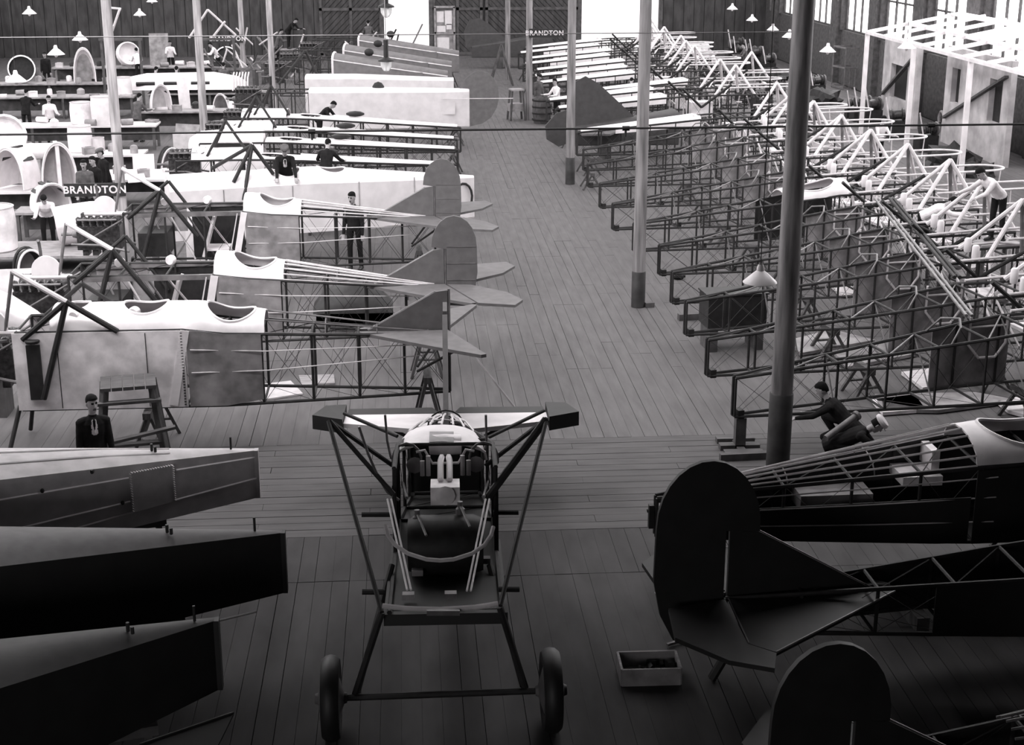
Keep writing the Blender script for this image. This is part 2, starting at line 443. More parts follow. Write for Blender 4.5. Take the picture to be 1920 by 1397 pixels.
def globe_lamp(px, py, Y, label):
    p = atY(px, py, Y); t = thing('pendant_lamp', label, 'lamp', p, 0, 'dark lamps with glass bowls')
    b = MB(); b.lathe([(.06, .5), (.06, .1), (.19, .04), (.2, 0), (.05, .02)], 16); b.build('lamp_cap', 'iron', t)
    b = MB(); b.lathe([(.14, 0), (.13, -.12), (.07, -.22), (.01, -.24)], 14); b.build('glass_bowl', 'glass', t)
    b = MB(); b.tube((0, 0, .5), (0, 0, CEIL-p.z), .012, n=5); b.build('cord', 'wire', t)
globe_lamp(724, 115, 36, 'dark lamp with glass bowl hanging before the grey fuselages')
globe_lamp(724, 14, 36.5, 'dark lamp with glass bowl hanging before the bright left doorway')
# ================================================================== BLACK SIGNS
def sign(px, py, pole_, wd, ht, text, label, sz):
    Y = pole_[1]-.2; p = atY(px, py, Y); t = thing('hanging_sign', label, 'sign', p, 0, 'black fire barrel signs')
    b = MB(); b.box((0, 0, 0), (wd, .04, ht)); b.build('board', 'sign_black', t, smooth=False)
    cu = bpy.data.curves.new('lettering', 'FONT'); cu.body = text; cu.size = sz; cu.align_x = 'CENTER'; cu.align_y = 'CENTER'; cu.extrude = .004
    cu.space_character = 1.12; cu.offset = .006
    cu.materials.append(MATS['sign_white'])
    tmp = bpy.data.objects.new('tmp', cu); col.objects.link(tmp); dg = bpy.context.evaluated_depsgraph_get(); me = bpy.data.meshes.new_from_object(tmp.evaluated_get(dg)); bpy.data.objects.remove(tmp); bpy.data.curves.remove(cu)
    o = bpy.data.objects.new('lettering', me); col.objects.link(o); o.parent = t; o.location = (0, -.026, 0); o.rotation_euler = (PI/2, 0, 0)
    b = MB(); b.box((pole_[0]-p.x, .06, 0), (.1, .12, .05)); b.build('bracket', 'iron', t)
    return t
sign(1021, 62, (4.95, 59.2), 1.22, .34, 'BRANDTON', 'black sign with white capitals fixed to the pole beside the water barrel', .25)
sign(427, 73, (atY(452, 40, 71).x, 71), 1.4, .36, 'BRANDTON', 'black sign with white capitals over the far left benches', .28)
sign(178, 356, (atY(214, 200, 37.5).x, 37.5), 1.5, .33, 'BRANDTON', 'black sign with white capitals half hidden before the pale left pole', .26)
# ================================================================== PAPERS ON THE GATE
p = atY(834, 62, YB-.2)
t = thing('notice_case', 'narrow glazed notice case with papers on the boarded gate', 'notice board', (p.x, YB-.16, p.z))
b = MB()
for x in (-.55, .55): b.box((x, 0, 0), (.12, .14, 2.9))
for z in (-1.45, .0, 1.45): b.box((0, 0, z), (1.2, .14, .12))
b.build('case_frame', 'wood', t, smooth=False)
b = MB(); b.box((0, .06, 0), (1.1, .02, 2.9)); b.build('backing', 'grey_sheet', t, smooth=False)
for x, z, w_, h_ in [(-.25, .9, .4, .6), (.22, .85, .4, .8), (-.2, .2, .5, .4), (.25, .35, .3, .3), (-.1, -.6, .7, .7), (.3, -1.1, .3, .4)]:
    b = MB(); b.box((x, .03, z), (w_, .01, h_)); b.build('paper', 'paper', t, smooth=False)
# ================================================================== FUSELAGE BUILDER
# local frame: x from the tail post (0) towards the nose, y sideways, z up from the floor
class Fz:
    def __init__(s, L=7.1, hw=.48, zb=.62, h0=.62, h1=1.12, xw=4.3, pw=.85, up=0.):
        s.up = up; s.z_ = zb; s.L, s.w, s.zb, s.h0, s.h1, s.xw, s.pw = L, hw, zb, h0, h1, xw, pw
    def hw(s, x): return .05 + (s.w-.05)*max(0, min(1, x/s.xw))**s.pw
    def zbx(s, x): return s.z_ + s.up*max(0, 1-x/s.xw)
    def zt(s, x): return s.zbx(x) + s.h0 + (s.h1-s.h0)*max(0, min(1, x/(s.xw+.4)))
    def arch(s, x, rise=None):
        return (.05 + .25*max(0, min(1, x/s.xw))) if rise is None else rise
    def top(s, x, t, off=0., rise=None):     # point on the arched deck, t from -1 to 1
        a = t*PI/2; return Vector((x, (s.hw(x)+off)*math.sin(a), s.zt(x) + (s.arch(x, rise)+off)*math.cos(a)))
def frame(t, F, tube='tube_dark', st=None, r=.022, merge=False, wires=True):
    st = st or [0, .75, 1.5, 2.3, 3.1, 3.9, 4.7, 5.5, 6.3, F.L]
    def P(x, sy, up): return Vector((x, sy*F.hw(x), F.zt(x) if up else F.zb))
    one = MB()
    for sy in (-1, 1):
        for up in (0, 1):
            b = one if merge else MB()
            b.path([P(x, sy, up) for x in st], r*1.15)
            if not merge: b.build('longeron', tube, t)
        for x in st:
            b = one if merge else MB(); b.tube(P(x, sy, 0), P(x, sy, 1), r)
            if not merge: b.build('upright', tube, t)
    for x in st[1:]:
        for up in (0, 1):
            b = one if merge else MB(); b.tube(P(x, -1, up), P(x, 1, up), r*.9)
            if not merge: b.build('cross_tube', tube, t)
    if merge: one.build('truss', tube, t)
    if wires:
        b = MB()
        for i in range(len(st)-1):
            for sy in (-1, 1):
                b.tube(P(st[i], sy, 0), P(st[i+1], sy, 1), r*.2, n=3); b.tube(P(st[i], sy, 1), P(st[i+1], sy, 0), r*.2, n=3)
            b.tube(P(st[i], -1, 1), P(st[i+1], 1, 1), r*.35, n=3); b.tube(P(st[i], 1, 0), P(st[i+1], -1, 0), r*.2, n=3)
        b.build('bracing_wire', tube, t, stuff=True)
def deck(t, F, x0, x1, m='ply', nm='top_deck', rise=None, n=8, nx=5, th=.02, up=0.):
    b = MB(); R = []
    for i in range(nx+1):
        x = x0+(x1-x0)*i/nx
        R.append([F.top(x, -1+2*k/n, up, rise)+Vector((0, 0, up)) for k in range(n+1)] + [F.top(x, 1-2*k/n, up-th, rise)+Vector((0, 0, up)) for k in range(n+1)])
    b.loft(R); return b.build(nm, m, t)
def coaming(t, F, x0, x1, m='white_paint', hole=(.62, .6), hc=0., nm='coaming', rise=None, slot=True):
    # arched cover with an oval cockpit hole
    N = 32; b = MB(); lay = []
    for off in (.006, -.016):
        rows = []
        for f in (0, .25, .6, 1):
            row = []
            for k in range(N):
                a = 2*PI*k/N; cx, cy = math.cos(a), math.sin(a); q = 1/max(abs(cx), abs(cy))
                s = (hole[0]*cx+hc)*(1-f) + q*cx*f; y = hole[1]*cy*(1-f) + q*cy*f
                row.append(F.top((x0+x1)/2 + s*(x1-x0)/2, y, off, rise))
            rows.append(row)
        lay.append(rows)
    o, i = lay
    b.loft([i[0]] + o + [i[3]], cap=False); b.loft([i[3], i[2], i[1], i[0]], cap=False)
    c = b.build(nm, m, t)
    # padded rim
    b = MB(); b.path([o[0][k] for k in range(N)], .022, n=5, closed=True); b.build('rim', m, c)
    return c
def stringers(t, F, x0, x1, n=7, m='tube_light', r=.011, nm='stringer', join=False):
    one = MB()
    for k in range(n):
        tt = -1+2*k/(n-1); b = one if join else MB()
        b.path([F.top(x0+(x1-x0)*i/4, tt*.95) for i in range(5)], r, n=5)
        if not join: b.build(nm, m, t)
    if join: one.build(nm, m, t)
    for f in (.05, .35, .65):
        x = x0+(x1-x0)*f; b = MB(); b.path([F.top(x, -1+2*k/8, -.012) for k in range(9)], .009, n=4); b.build('former', 'tube_grey', t)
def side_sheet(t, F, sy, x0, x1, m='alu', nm='side_panel', off=.03, zlo=0., zhi=1., n=4, th=.016):
    b = MB(); R = []
    for i in range(n+1):
        x = x0+(x1-x0)*i/n; y = sy*(F.hw(x)+off); q0 = F.zbx(x); a = q0+(F.zt(x)-q0)*zlo; c = q0+(F.zt(x)-q0)*zhi
        R.append([Vector((x, y-th/2, a)), Vector((x, y+th/2, a)), Vector((x, y+th/2, c)), Vector((x, y-th/2, c))])
    b.loft(R); return b.build(nm, m, t)
def belly(t, F, x0, x1, m='alu', n=4, nm='belly_sheet'):
    b = MB(); R = []
    for i in range(n+1):
        x = x0+(x1-x0)*i/n; h = F.hw(x)
        R.append([Vector((x, -h, F.zbx(x)-.03)), Vector((x, h, F.zbx(x)-.03)), Vector((x, h, F.zbx(x)-.015)), Vector((x, -h, F.zbx(x)-.015))])
    b.loft(R); b.build(nm, m, t)
def arc(cx, cz, rx, rz, a0, a1, n): return [(cx+rx*math.cos(a0+(a1-a0)*i/n), cz+rz*math.sin(a0+(a1-a0)*i/n)) for i in range(n+1)]
def tail(t, F, m='fin_grey', rudder=True, plane=True, z0=None, s=1., fin=True, elev=True):
    z = F.zt(.3)+.06 if z0 is None else z0
    if fin:
        b = MB(); b.slab([(x, 0, z+q) for x, q in [(1.25*s, 0), (.02, 0), (.02, .62*s), (.2*s, .6*s)]], (0, .05, 0)); o = b.build('fin', m, t)
        b = MB(); b.tube((1.25*s, 0, z), (.2*s, 0, z+.6*s), .02); b.tube((.0, 0, z-.1), (0, 0, z+.64*s), .022); b.build('fin_post', 'tube_grey', o)
    if rudder:
        pr = [(-.02, -.4*s), (-.02, .62*s)] + arc(-.16*s, .66*s, .40*s, .55*s, 0, PI, 10) + [(-.57*s, .2*s), (-.5*s, -.3*s), (-.4*s, -.42*s)]
        b = MB(); b.slab([(x, 0, z+q) for x, q in pr], (0, .055, 0)); o = b.build('rudder', m, t)
        for q in (.06, .36, .66):
            b = MB(); b.box((-.28*s, 0, z+q*s), (.5*s, .07, .014)); b.build('rib', 'tube_grey', o)
    if plane:
        for sy in (-1, 1):
            b = MB(); b.slab([(1.45*s, sy*.07, z-.02), (.02, sy*.07, z-.02), (-.5*s, sy*1.42*s, z-.02), (-.42*s, sy*1.46*s, z-.02), (.3*s, sy*.95*s, z-.02)], (0, 0, .05)); b.build('tailplane', m, t)
            if elev:
                b = MB(); b.slab([(-.03, sy*.09, z-.02), (-.45*s, sy*.15*s, z-.02), (-1.05*s, sy*.7*s, z-.02), (-1.3*s, sy*1.25*s, z-.02), (-1.15*s, sy*1.6*s, z-.02), (-.54*s, sy*1.43*s, z-.02)], (0, 0, .045)); b.build('elevator', m, t)
            b = MB(); b.tube((.5*s, sy*.12, F.zbx(.5)), (-.1*s, sy*1.0*s, z-.04), .022); b.build('tail_strut', 'tube_dark', t)
def struts(t, segs, m='iron', r=.035, nm='strut', n=8):
    for p, q in segs:
        b = MB(); b.tube(p, q, r, n=n); b.build(nm, m, t)
def engine(t, x, z, m='engine', s=1.):
    e = MB()
    e.box((x+.45*s, 0, z), (.9*s, .42*s, .5*s)); 
    for k in range(4): e.box((x+.15*s+.2*k*s, 0, z-.3*s), (.12*s, .3*s, .16*s))
    o = e.build('engine_block', m, t)
    for sy in (-1, 1):
        for k in range(6):
            b = MB(); cx = x+.08*s+.15*k*s
            b.lathe([(.055*s, 0), (.065*s, .08*s), (.05*s, .1*s), (.065*s, .16*s), (.05*s, .2*s), (.06*s, .26*s), (.02*s, .3*s)], 8, (cx, sy*.13*s, z+.2*s), (0, sy*.55, 1)); b.build('cylinder', m, o)
        b = MB(); b.path([(x+.02*s+.16*k*s, sy*(.36+.02*(k % 2))*s, z+.42*s) for k in range(6)], .022*s); b.build('intake_pipe', 'tube_grey', o)
    b = MB(); b.lathe([(.1*s, 0), (.07*s, .12*s), (.035*s, .14*s), (.035*s, .36*s)], 10, (x+.9*s, 0, z+.05*s), (1, 0, 0)); b.build('propeller_shaft', 'tube_grey', o)
    for sy in (-1, 1):
        b = MB(); b.path([(x-.2*s, sy*.4*s, z-.25*s), (x+.4*s, sy*.34*s, z-.12*s), (x+1.0*s, sy*.3*s, z-.1*s)], .026*s); b.build('engine_bearer', 'tube_grey', t)
        b = MB(); b.tube((x-.15*s, sy*.42*s, z+.45*s), (x+.8*s, sy*.3*s, z-.1*s), .02*s); b.build('engine_bearer', 'tube_grey', t)
def trestle(loc, rz, label, h=.6, wdt=.9, m='wood_dark', group='wooden trestles under the tails'):
    t = thing('trestle', label, 'trestle', loc, rz, group)
    b = MB(); b.box((0, 0, h-.05), (wdt, .12, .1)); b.build('top_beam', m, t, smooth=False)
    for sx in (-1, 1):
        for sy in (-1, 1):
            b = MB(); b.beam((sx*wdt*.36, sy*.03, h-.1), (sx*wdt*.42, sy*.28, 0), .07, .05); b.build('leg', m, t, smooth=False)
        b = MB(); b.beam((sx*wdt*.4, -.2, h*.35), (sx*wdt*.4, .2, h*.35), .06, .03); b.build('rung', m, t, smooth=False)
    return t
def W(b, name, mt, t, **k):          # parts measured in hall coordinates
    o = b.build(name, mt, t, **k)
    M = Matrix.LocRotScale(t.location, t.rotation_euler, t.scale)
    o.matrix_parent_inverse = M.inverted(); return o
ORD = ['', 'second', 'third', 'fourth', 'fifth', 'sixth', 'seventh', 'eighth', 'ninth', 'tenth', 'eleventh', 'twelfth', 'thirteenth', 'fourteenth', 'fifteenth', 'sixteenth', 'seventeenth', 'eighteenth', 'nineteenth']
# ================================================================== CENTRAL AIRCRAFT (nose towards the camera)
def central():
    t = thing('biplane_fuselage', 'unfinished aircraft body on two wheels facing the camera in the middle of the floor', 'aircraft', (.5, 19.9, .72))
    TILT = math.radians(5.2); t.rotation_euler = (0, -TILT, -PI/2 - .03)
    F = Fz(L=6.5, hw=.56, zb=.0, h0=.36, h1=.98, xw=3.4, pw=.9)
    frame(t, F, 'tube_dark', [0, .8, 1.6, 2.4, 3.0, 3.5], r=.024)
    for sy in (-1, 1):
        for up in (0, 1):
            xs = (3.5, 4.1, 4.7) if up else (3.5, 4.7, 5.9, 6.5); b = MB(); b.path([(x, sy*F.hw(x), F.zt(x) if up else 0) for x in xs], .027); b.build('longeron', 'tube_dark', t)
        for x in (4.1, 4.7):
            b = MB(); b.tube((x, sy*F.hw(x), 0), (x, sy*F.hw(x), F.zt(x)), .024); b.build('upright', 'tube_dark', t)
    ra = [atY(x, y, 17.25) for x, y in ((748, 843), (754, 823), (766, 809), (785, 801), (806, 797), (828, 796), (850, 797), (871, 801), (889, 809), (900, 823), (906, 843))]
    fa = [atY(x, y, 16.55) for x, y in ((744, 862), (747, 848), (760, 839), (782, 834), (805, 832), (828, 831), (851, 832), (874, 834), (896, 839), (909, 848), (912, 862))]
    mid = [(a+c)/2+Vector((0, -.03, .03)) for a, c in zip(ra, fa)]; dn = Vector((0, .02, -.025))
    b = MB(); b.loft([r + [p+dn for p in reversed(r)] for r in (ra, mid, fa)]); W(b, 'coaming', 'white_paint', t)
    b = MB(); b.path(fa, .018); W(b, 'rim', 'white_paint', t)
    b = MB(); up_ = Vector((0, -.004, .012)); b.slab([mid[4]+up_, mid[6]+up_, fa[6]+up_*1.6, fa[5]+up_*1.6, fa[4]+up_*1.6], up_*.8); W(b, 'deck_slot', 'grey_sheet', t)
    for k, (x, y) in zip(range(1, 10), ((806, 790), (812, 784), (818, 781), (824, 778), (835, 776), (846, 778), (853, 781), (860, 784), (868, 790))):
        if k in (1, 9): continue
        e = atY(x, y, 18.3); b = MB(); b.path([ra[k], (ra[k]+e)/2+Vector((0, 0, .04)), e], .014, n=5); W(b, 'stringer', 'tube_light', t)
    b = MB(); b.path([atY(x, y, 17.7) for x, y in ((762, 822), (775, 803), (800, 790), (830, 787), (858, 790), (882, 803), (896, 822))], .012); W(b, 'former', 'tube_light', t)
    for f in (1.3, .6):
        b = MB(); b.path([F.top(f, -1+k/4, -.02, .2*f) for k in range(9)], .012); b.build('former', 'tube_dark', t)
    belly(t, F, .6, 6.4, 'fabric_dark')
    for sy in (-1, 1):
        side_sheet(t, F, sy, .4, 2.6, 'fabric_dark', 'side_cover', .02); side_sheet(t, F, sy, 3.4, 4.7, 'fabric_dark', 'side_cover', .02, 0, .8)
    b = MB(); b.box((2.5, 0, .36), (.03, .8, .6)); b.build('bulkhead', 'fabric_dark', t, smooth=False)
    b = MB(); b.box((5.35, 0, -.08), (2.3, 1.24, .12)); b.build('centre_section', 'fabric_dark', t, smooth=False)
    for x, y, z in ((6.2, -.38, .06), (5.2, .42, .08), (6.3, .05, .1), (5.6, -.3, .1)):
        b = MB(); b.box((x, y, z), (.1, .12, .06)); b.build('nose_fitting', 'grey_sheet', t, smooth=False)
    # cockpit fittings
    for sy in (-1, 1):
        b = MB(); b.path([(3.7, sy*.45+.17*math.cos(a), .8+.2*math.sin(a)) for a in [PI*k/8*1.2-.3 for k in range(9)]], .016); b.build('gun_mount', 'tube_grey', t)
        b = MB(); b.tube((3.75, sy*.2, .62), (3.75, sy*.2, .86), .03); b.tube((3.75, sy*.27, .62), (3.75, sy*.27, .8), .03); b.build('rudder_pedal', 'tube_light', t)
        b = MB(); b.lathe([(.09, 0), (.1, .03), (.02, .04)], 12, (3.62, sy*.36, .72), (1, 0, 0)); b.build('dial', 'grey_sheet', t)
        b = MB(); b.tube((3.8, sy*.5, .55), (4.9, sy*.42, .7), .02); b.build('control_rod', 'tube_grey', t)
    b = MB(); b.path([(3.72, .34, .9), (3.72, .24, .92), (3.72, .15, .76), (3.72, -.15, .76), (3.72, -.24, .92), (3.72, -.34, .9)], .016); b.build('panel_rim', 'tube_light', t)
    b = MB(); b.lathe([(.02, -.2), (.12, -.19), (.13, 0), (.12, .19), (.02, .2)], 14, (3.25, 0, .86), (0, 1, 0)); b.build('seat_back', 'alu', t)
    b = MB(); b.box((4.75, 0, .72), (.34, .32, .2)); b.lathe([(.1, 0), (.11, .05), (.04, .06)], 12, (4.92, 0, .74), (1, 0, 0)); b.build('oil_tank', 'alu', t)
    b = MB(); b.path([(4.7, .05, .84), (4.3, .05, .95), (3.95, .04, .9)], .035); b.path([(4.7, -.05, .84), (4.3, -.05, .95), (3.95, -.04, .9)], .035); b.build('filler_pipe', 'alu_bright', t)
    b = MB(); b.lathe([(.28, -.4), (.32, -.3), (.32, .3), (.28, .4)], 16, (5.3, 0, .3), (0, 1, 0)); b.build('fuel_tank', 'iron', t)
    for x, y, z in ((5.25, .16, .62), (5.3, -.3, .55)):
        b = MB(); b.lathe([(.05, 0), (.05, .06), (.03, .08), (.03, .14)], 8, (x, y, z)); b.tube((x, y, z+.1), (x+.3, y+.1, z-.05), .015); b.build('pump', 'tube_grey', t)
    # nose tubing measured in hall coordinates
    for (a, ya, c, yc) in (((730, 936), 14.9, (767, 1106), 13.25), ((914, 936), 14.9, (879, 1108), 13.25)):
        for dx in (-3.5, 3.5):
            b = MB(); b.tube(atY(a[0]+dx, a[1], ya), atY(c[0]+dx, c[1], yc), .011); W(b, 'engine_bearer', 'tube_light', t)
    hoop = [(723, 985), (727, 1003), (741, 1022), (765, 1038), (800, 1049), (825, 1051), (850, 1049), (885, 1038), (908, 1022), (921, 1003), (925, 988)]
    b = MB(); b.path([atY(x, y, 13.35-.25*math.sin(PI*i/10)) for i, (x, y) in enumerate(hoop)], .021, n=8); W(b, 'nose_ring', 'tube_light', t)
    b = MB(); b.path([atY(x, y, 13.1) for x, y in ((717, 1136), (760, 1141), (825, 1143), (890, 1139), (934, 1132))], .026, n=8); W(b, 'lower_ring', 'tube_light', t)
    b = MB(); b.beam(atY(800, 1148, 13.05), atY(862, 1148, 13.05), .05, .05); W(b, 'plate', 'tube_grey', t)
    for (p, q, r) in (((618, 790, 15.6), (735, 872, 16.5), .028), ((618, 790, 15.6), (738, 927, 15.2), .028), ((616, 790, 15.6), (716, 1148, 13.35), .024),
                      ((1024, 786, 15.6), (912, 872, 16.5), .028), ((1024, 786, 15.6), (913, 935, 15.2), .045), ((1025, 786, 15.6), (938, 1136, 13.35), .024),
                      ((645, 775, 18.2), (745, 818, 17.6), .024), ((1020, 770, 18.2), (912, 822, 17.6), .024)):
        b = MB(); b.tube(atY(*p), atY(*q), r, n=8); W(b, 'wing_strut', 'tube_dark', t)
    for pts, Y in ((((673, 800), (690, 850), (708, 892), (726, 922), (748, 938)), 15.3), (((722, 778), (726, 826), (733, 858), (743, 868)), 16.7), (((911, 778), (912, 830), (907, 862)), 16.7)):
        b = MB(); b.path([atY(x, y, Y) for x, y in pts], .016); W(b, 'hook_rod', 'tube_grey', t)
    for (x0, x1, y, Y) in ((678, 735, 965, 15.6), (925, 972, 961, 15.6), (679, 722, 1110, 13.75), (934, 974, 1105, 13.75)):
        b = MB(); b.tube(atY(x0, y, Y), atY(x1, y, Y), .03, n=8); W(b, 'wing_stub', 'tube_dark', t)
    # undercarriage
    for px, sg in ((-.86, -1), (1.36, 1)):
        c = Vector((px, 13.35, .43)); wh = MB()
        pr = [(.25, -.05)] + [(.35+.075*math.cos(a), .085*math.sin(a)) for a in [PI*1.2-PI*1.4*0+(-PI*.95+PI*1.9*k/10)+PI for k in range(0)]]
        pr = [(.27, -.07), (.33, -.095), (.39, -.09), (.425, -.05), (.435, 0), (.425, .05), (.39, .09), (.33, .095), (.27, .07)]
        wh.lathe(pr, 28, c, (1, 0, 0), cap=False); o = W(wh, 'wheel', 'rubber', t)
        hb = MB(); hb.lathe([(.28, -.06), (.06, -.13), (.05, -.16), (.01, -.16), (.01, .16), (.05, .16), (.06, .13), (.28, .06)], 24, c, (1, 0, 0))
        h = W(hb, 'hub_disc', 'fabric_mid', t)
    b = MB(); b.tube((-.85, 13.35, .43), (1.32, 13.35, .43), .035, n=8); W(b, 'axle', 'tube_dark', t)
    for p, q in (((716, 1148, 13.4), (-.62, 13.38, .45)), ((937, 1138, 13.4), (1.1, 13.38, .45)), ((735, 1060, 14.6), (-.6, 13.42, .45)), ((918, 1060, 14.6), (1.08, 13.42, .45))):
        b = MB(); b.tube(atY(*p), q, .035, n=8); W(b, 'undercarriage_leg', 'tube_dark', t)
    # tail
    z = .42
    b = MB(); b.slab([(1.5, 0, z), (0, 0, z), (0, 0, z+1.45), (.25, 0, z+1.5)], (0, .07, 0)); b.build('fin', 'fin_grey', t)
    b = MB(); b.slab([(-.02, 0, z-.2), (-.02, 0, z+1.5), (-.2, 0, z+1.6), (-.5, 0, z+1.2), (-.55, 0, z+.2), (-.4, 0, z-.3)], (0, .06, 0)); b.build('rudder', 'fin_grey', t)
    for sy in (-1, 1):
        b = MB(); b.slab([(1.0, sy*.06, z), (.0, sy*.06, z), (0, sy*1.42, z), (.5, sy*1.42, z)], (0, 0, .06)); b.build('tailplane', 'fabric_white', t)
        b = MB(); b.slab([(.55, sy*1.43, z), (-.35, sy*1.43, z), (-.3, sy*1.72, z), (.35, sy*1.86, z+.02)], (0, 0, .2)); b.build('elevator_tip', 'fabric_dark', t)
        b = MB(); b.slab([(-.03, sy*.1, z), (-.4, sy*.2, z), (-.38, sy*1.4, z), (-.03, sy*1.4, z)], (0, 0, .05)); b.build('elevator', 'fabric_dark', t)
        b = MB(); b.tube((.5, sy*.1, 0), (.2, sy*1.0, z), .025); b.build('tail_strut', 'tube_dark', t)
    b = MB(); b.tube((.1, 0, 0), (-.25, 0, -.62), .03); b.ball((-.25, 0, -.66), (.06, .05, .05)); b.build('tail_skid', 'iron', t)
central()
# ================================================================== LEFT FOREGROUND: COVERED REAR BODIES
def covered_tail(label, T, zb, ln, lf, ext, m_top, m_side, lines=False):
    # T tail top point, ln / lf near and far top edge further left, extended by ext
    T = Vector(T); ln, lf = Vector(ln), Vector(lf); mid = (ln+lf)/2; base = Vector((T.x, T.y, 0))
    t = thing('covered_fuselage', label, 'fuselage', base, 0, 'fabric covered rear bodies at lower left')
    def at_s(s):
        n = T + (ln-T)*s; f = T + (lf-T)*s; c = Vector((0, .04, 0))
        return n-c, f+c
    S = [0, .08, .3, .6, 1.0, 1.0+ext]
    top, near, far, bot = MB(), MB(), MB(), MB(); R = [[], [], [], []]
    for s in S:
        n, f = at_s(s); dz = Vector((0, 0, 1)); n -= base; f -= base
        r = []
        for k in range(9):
            q = k/8; p = n+(f-n)*q; p.z += .09*min(1, s*1.6)*math.sin(PI*q); r.append(p)
        R[0].append(r + [p-dz*.02 for p in reversed(r)])
        zz = zb - .08*min(s, 1)
        nb, fb = n.copy(), f.copy(); nb.z = zz; fb.z = zz
        o = Vector((0, .02, 0))
        m = (n+nb)/2 - Vector((0, .05*min(1, 2*s), 0)); m2 = (f+fb)/2 + Vector((0, .05*min(1, 2*s), 0))
        R[1].append([n, m, nb, nb+o, m+o, n+o]); R[2].append([f, m2, fb, fb-o, m2-o, f-o]); R[3].append([nb, fb, fb+dz*.02, nb+dz*.02])
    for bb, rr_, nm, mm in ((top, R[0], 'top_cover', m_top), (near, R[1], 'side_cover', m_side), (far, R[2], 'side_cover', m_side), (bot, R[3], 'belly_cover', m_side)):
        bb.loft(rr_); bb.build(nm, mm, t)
    b = MB(); b.box((.015, 0, (T.z+zb)/2), (.05, .1, T.z-zb)); b.build('tail_post', m_side, t, smooth=False)
    def on_side(s, h):      # point on the near side, h from 0 (bottom) to 1
        n, f = at_s(s); n -= base; q = n.copy(); zz = zb-.08*min(s, 1); q.z = zz+(n.z-zz)*h; q.y -= .05*min(1, 2*s)*(1-abs(2*h-1))+.008; return q
    def on_top(s, q):
        n, f = at_s(s); n -= base; f -= base; p = n+(f-n)*q; p.z += .09*min(1, s*1.6)*math.sin(PI*q)+.006; return p
    for s0, h in ((.42, 'b'),):
        m = MB(); p = on_top(s0, .45); m.tube(p, p+Vector((0, 0, .09)), .018); m.tube(p+Vector((.05, -.05, 0)), p+Vector((.05, -.05, .07)), .018); m.build('lifting_lug', 'iron', t)
    m = MB(); p = on_top(.1, .5); m.tube(p, p+Vector((0, 0, .16)), .014); m.build('pin', 'iron', t)
    if lines:
        def strip(f, mt='tape', nm='seam_tape', r=.013):
            m = MB(); m.path(f, r, n=4); m.build(nm, mt, t)
        strip([on_side(s, .86-.1*s) for s in (0, .2, .33)]); strip([on_side(s, .86-.1*s) for s in (.52, .8, 1.2)])
        strip([on_side(s, .55-.2*s) for s in (.52, .8, 1.2)]); strip([on_side(s, .42-.3*s) for s in (0, .3, .6, .9)])
        for q in (.3, .62): strip([on_top(s, q) for s in (.35, .7, 1.3)], 'tape', 'seam_tape', .011)
        m = MB(); P = [on_side(.34, .94), on_side(.51, .9), on_side(.51, .28), on_side(.34, .32)]; P = [p+Vector((0, -.035, 0)) for p in P]; m.slab(P, (0, .02, 0)); pa = m.build('laced_patch', 'fabric_grey', t)
        m = MB()
        for a, c in ((0, 1), (1, 2), (3, 0)):
            for k in range(16):
                p = P[a]+(P[c]-P[a])*(k+.5)/16; m.box(p+Vector((0, -.014, 0)), (.03, .012, .012), ry=.6)
        m.build('lacing', 'tape', pa, smooth=False)
        for s, h in ((.85, .8), (1.07, .93), (.55, .45), (.66, .97)):
            m = MB(); m.ball(on_side(s, h), (.025, .03, .03), 8); m.build('rivet_boss', 'iron', t)
    for k, s in enumerate((.5, 1.2)):
        n, f = at_s(s); c = (n+f)/2
        trestle((c.x, c.y, 0), .25, 'trestle %s of the %s' % (['below the tail half', 'below the middle'][k], ' '.join(label.split(',')[0].split()[:8])), zb-.04-.08*min(s, 1), .7+.5*k)
    return t
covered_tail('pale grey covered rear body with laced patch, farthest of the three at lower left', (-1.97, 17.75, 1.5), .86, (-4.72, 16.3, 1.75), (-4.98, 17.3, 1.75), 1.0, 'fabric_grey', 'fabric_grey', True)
covered_tail('dim grey covered rear body, middle of the three at lower left', (-1.44, 15.12, 1.5), .78, (-4.12, 13.9, 1.75), (-4.37, 14.85, 1.75), 1.0, 'fin_grey', 'fabric_dark')  # light falloff painted in: darker top, near-black shaded sides
covered_tail('dark covered rear body nearest the camera at lower left', (-1.92, 13.05, 1.5), .76, (-3.55, 11.5, 1.7), (-3.75, 12.35, 1.7), 1.2, 'fabric_deep', 'fabric_dark')  # deeper falloff painted into top and sides, being nearest
b = MB(); b.tube((0, 0, 0), Vector(at(480, 1147, .9))-Vector(at(405, 1165, 1.42)), .012); o = b.build('rod', 'wire'); o.location = at(405, 1165, 1.42); tag(o, 'bright thin rod sticking out from the tail of the nearest covered body', 'rod')
b = MB(); p, q = at(262, 1396, 1.1), at(438, 1336, 1.0); b.tube((0, 0, 0), q-p, .011); b.slab([(0, 0, -.02), q-p+Vector((0, 0, -.02)), q-p+Vector((-.1, -.4, -.1)), (-.2, -.5, -.1)], (0, 0, .02)); o = b.build('loose_sheet', 'fabric_dark'); o.location = p; tag(o, 'dark panel edge with bright rim at the bottom edge, lower left', 'panel')
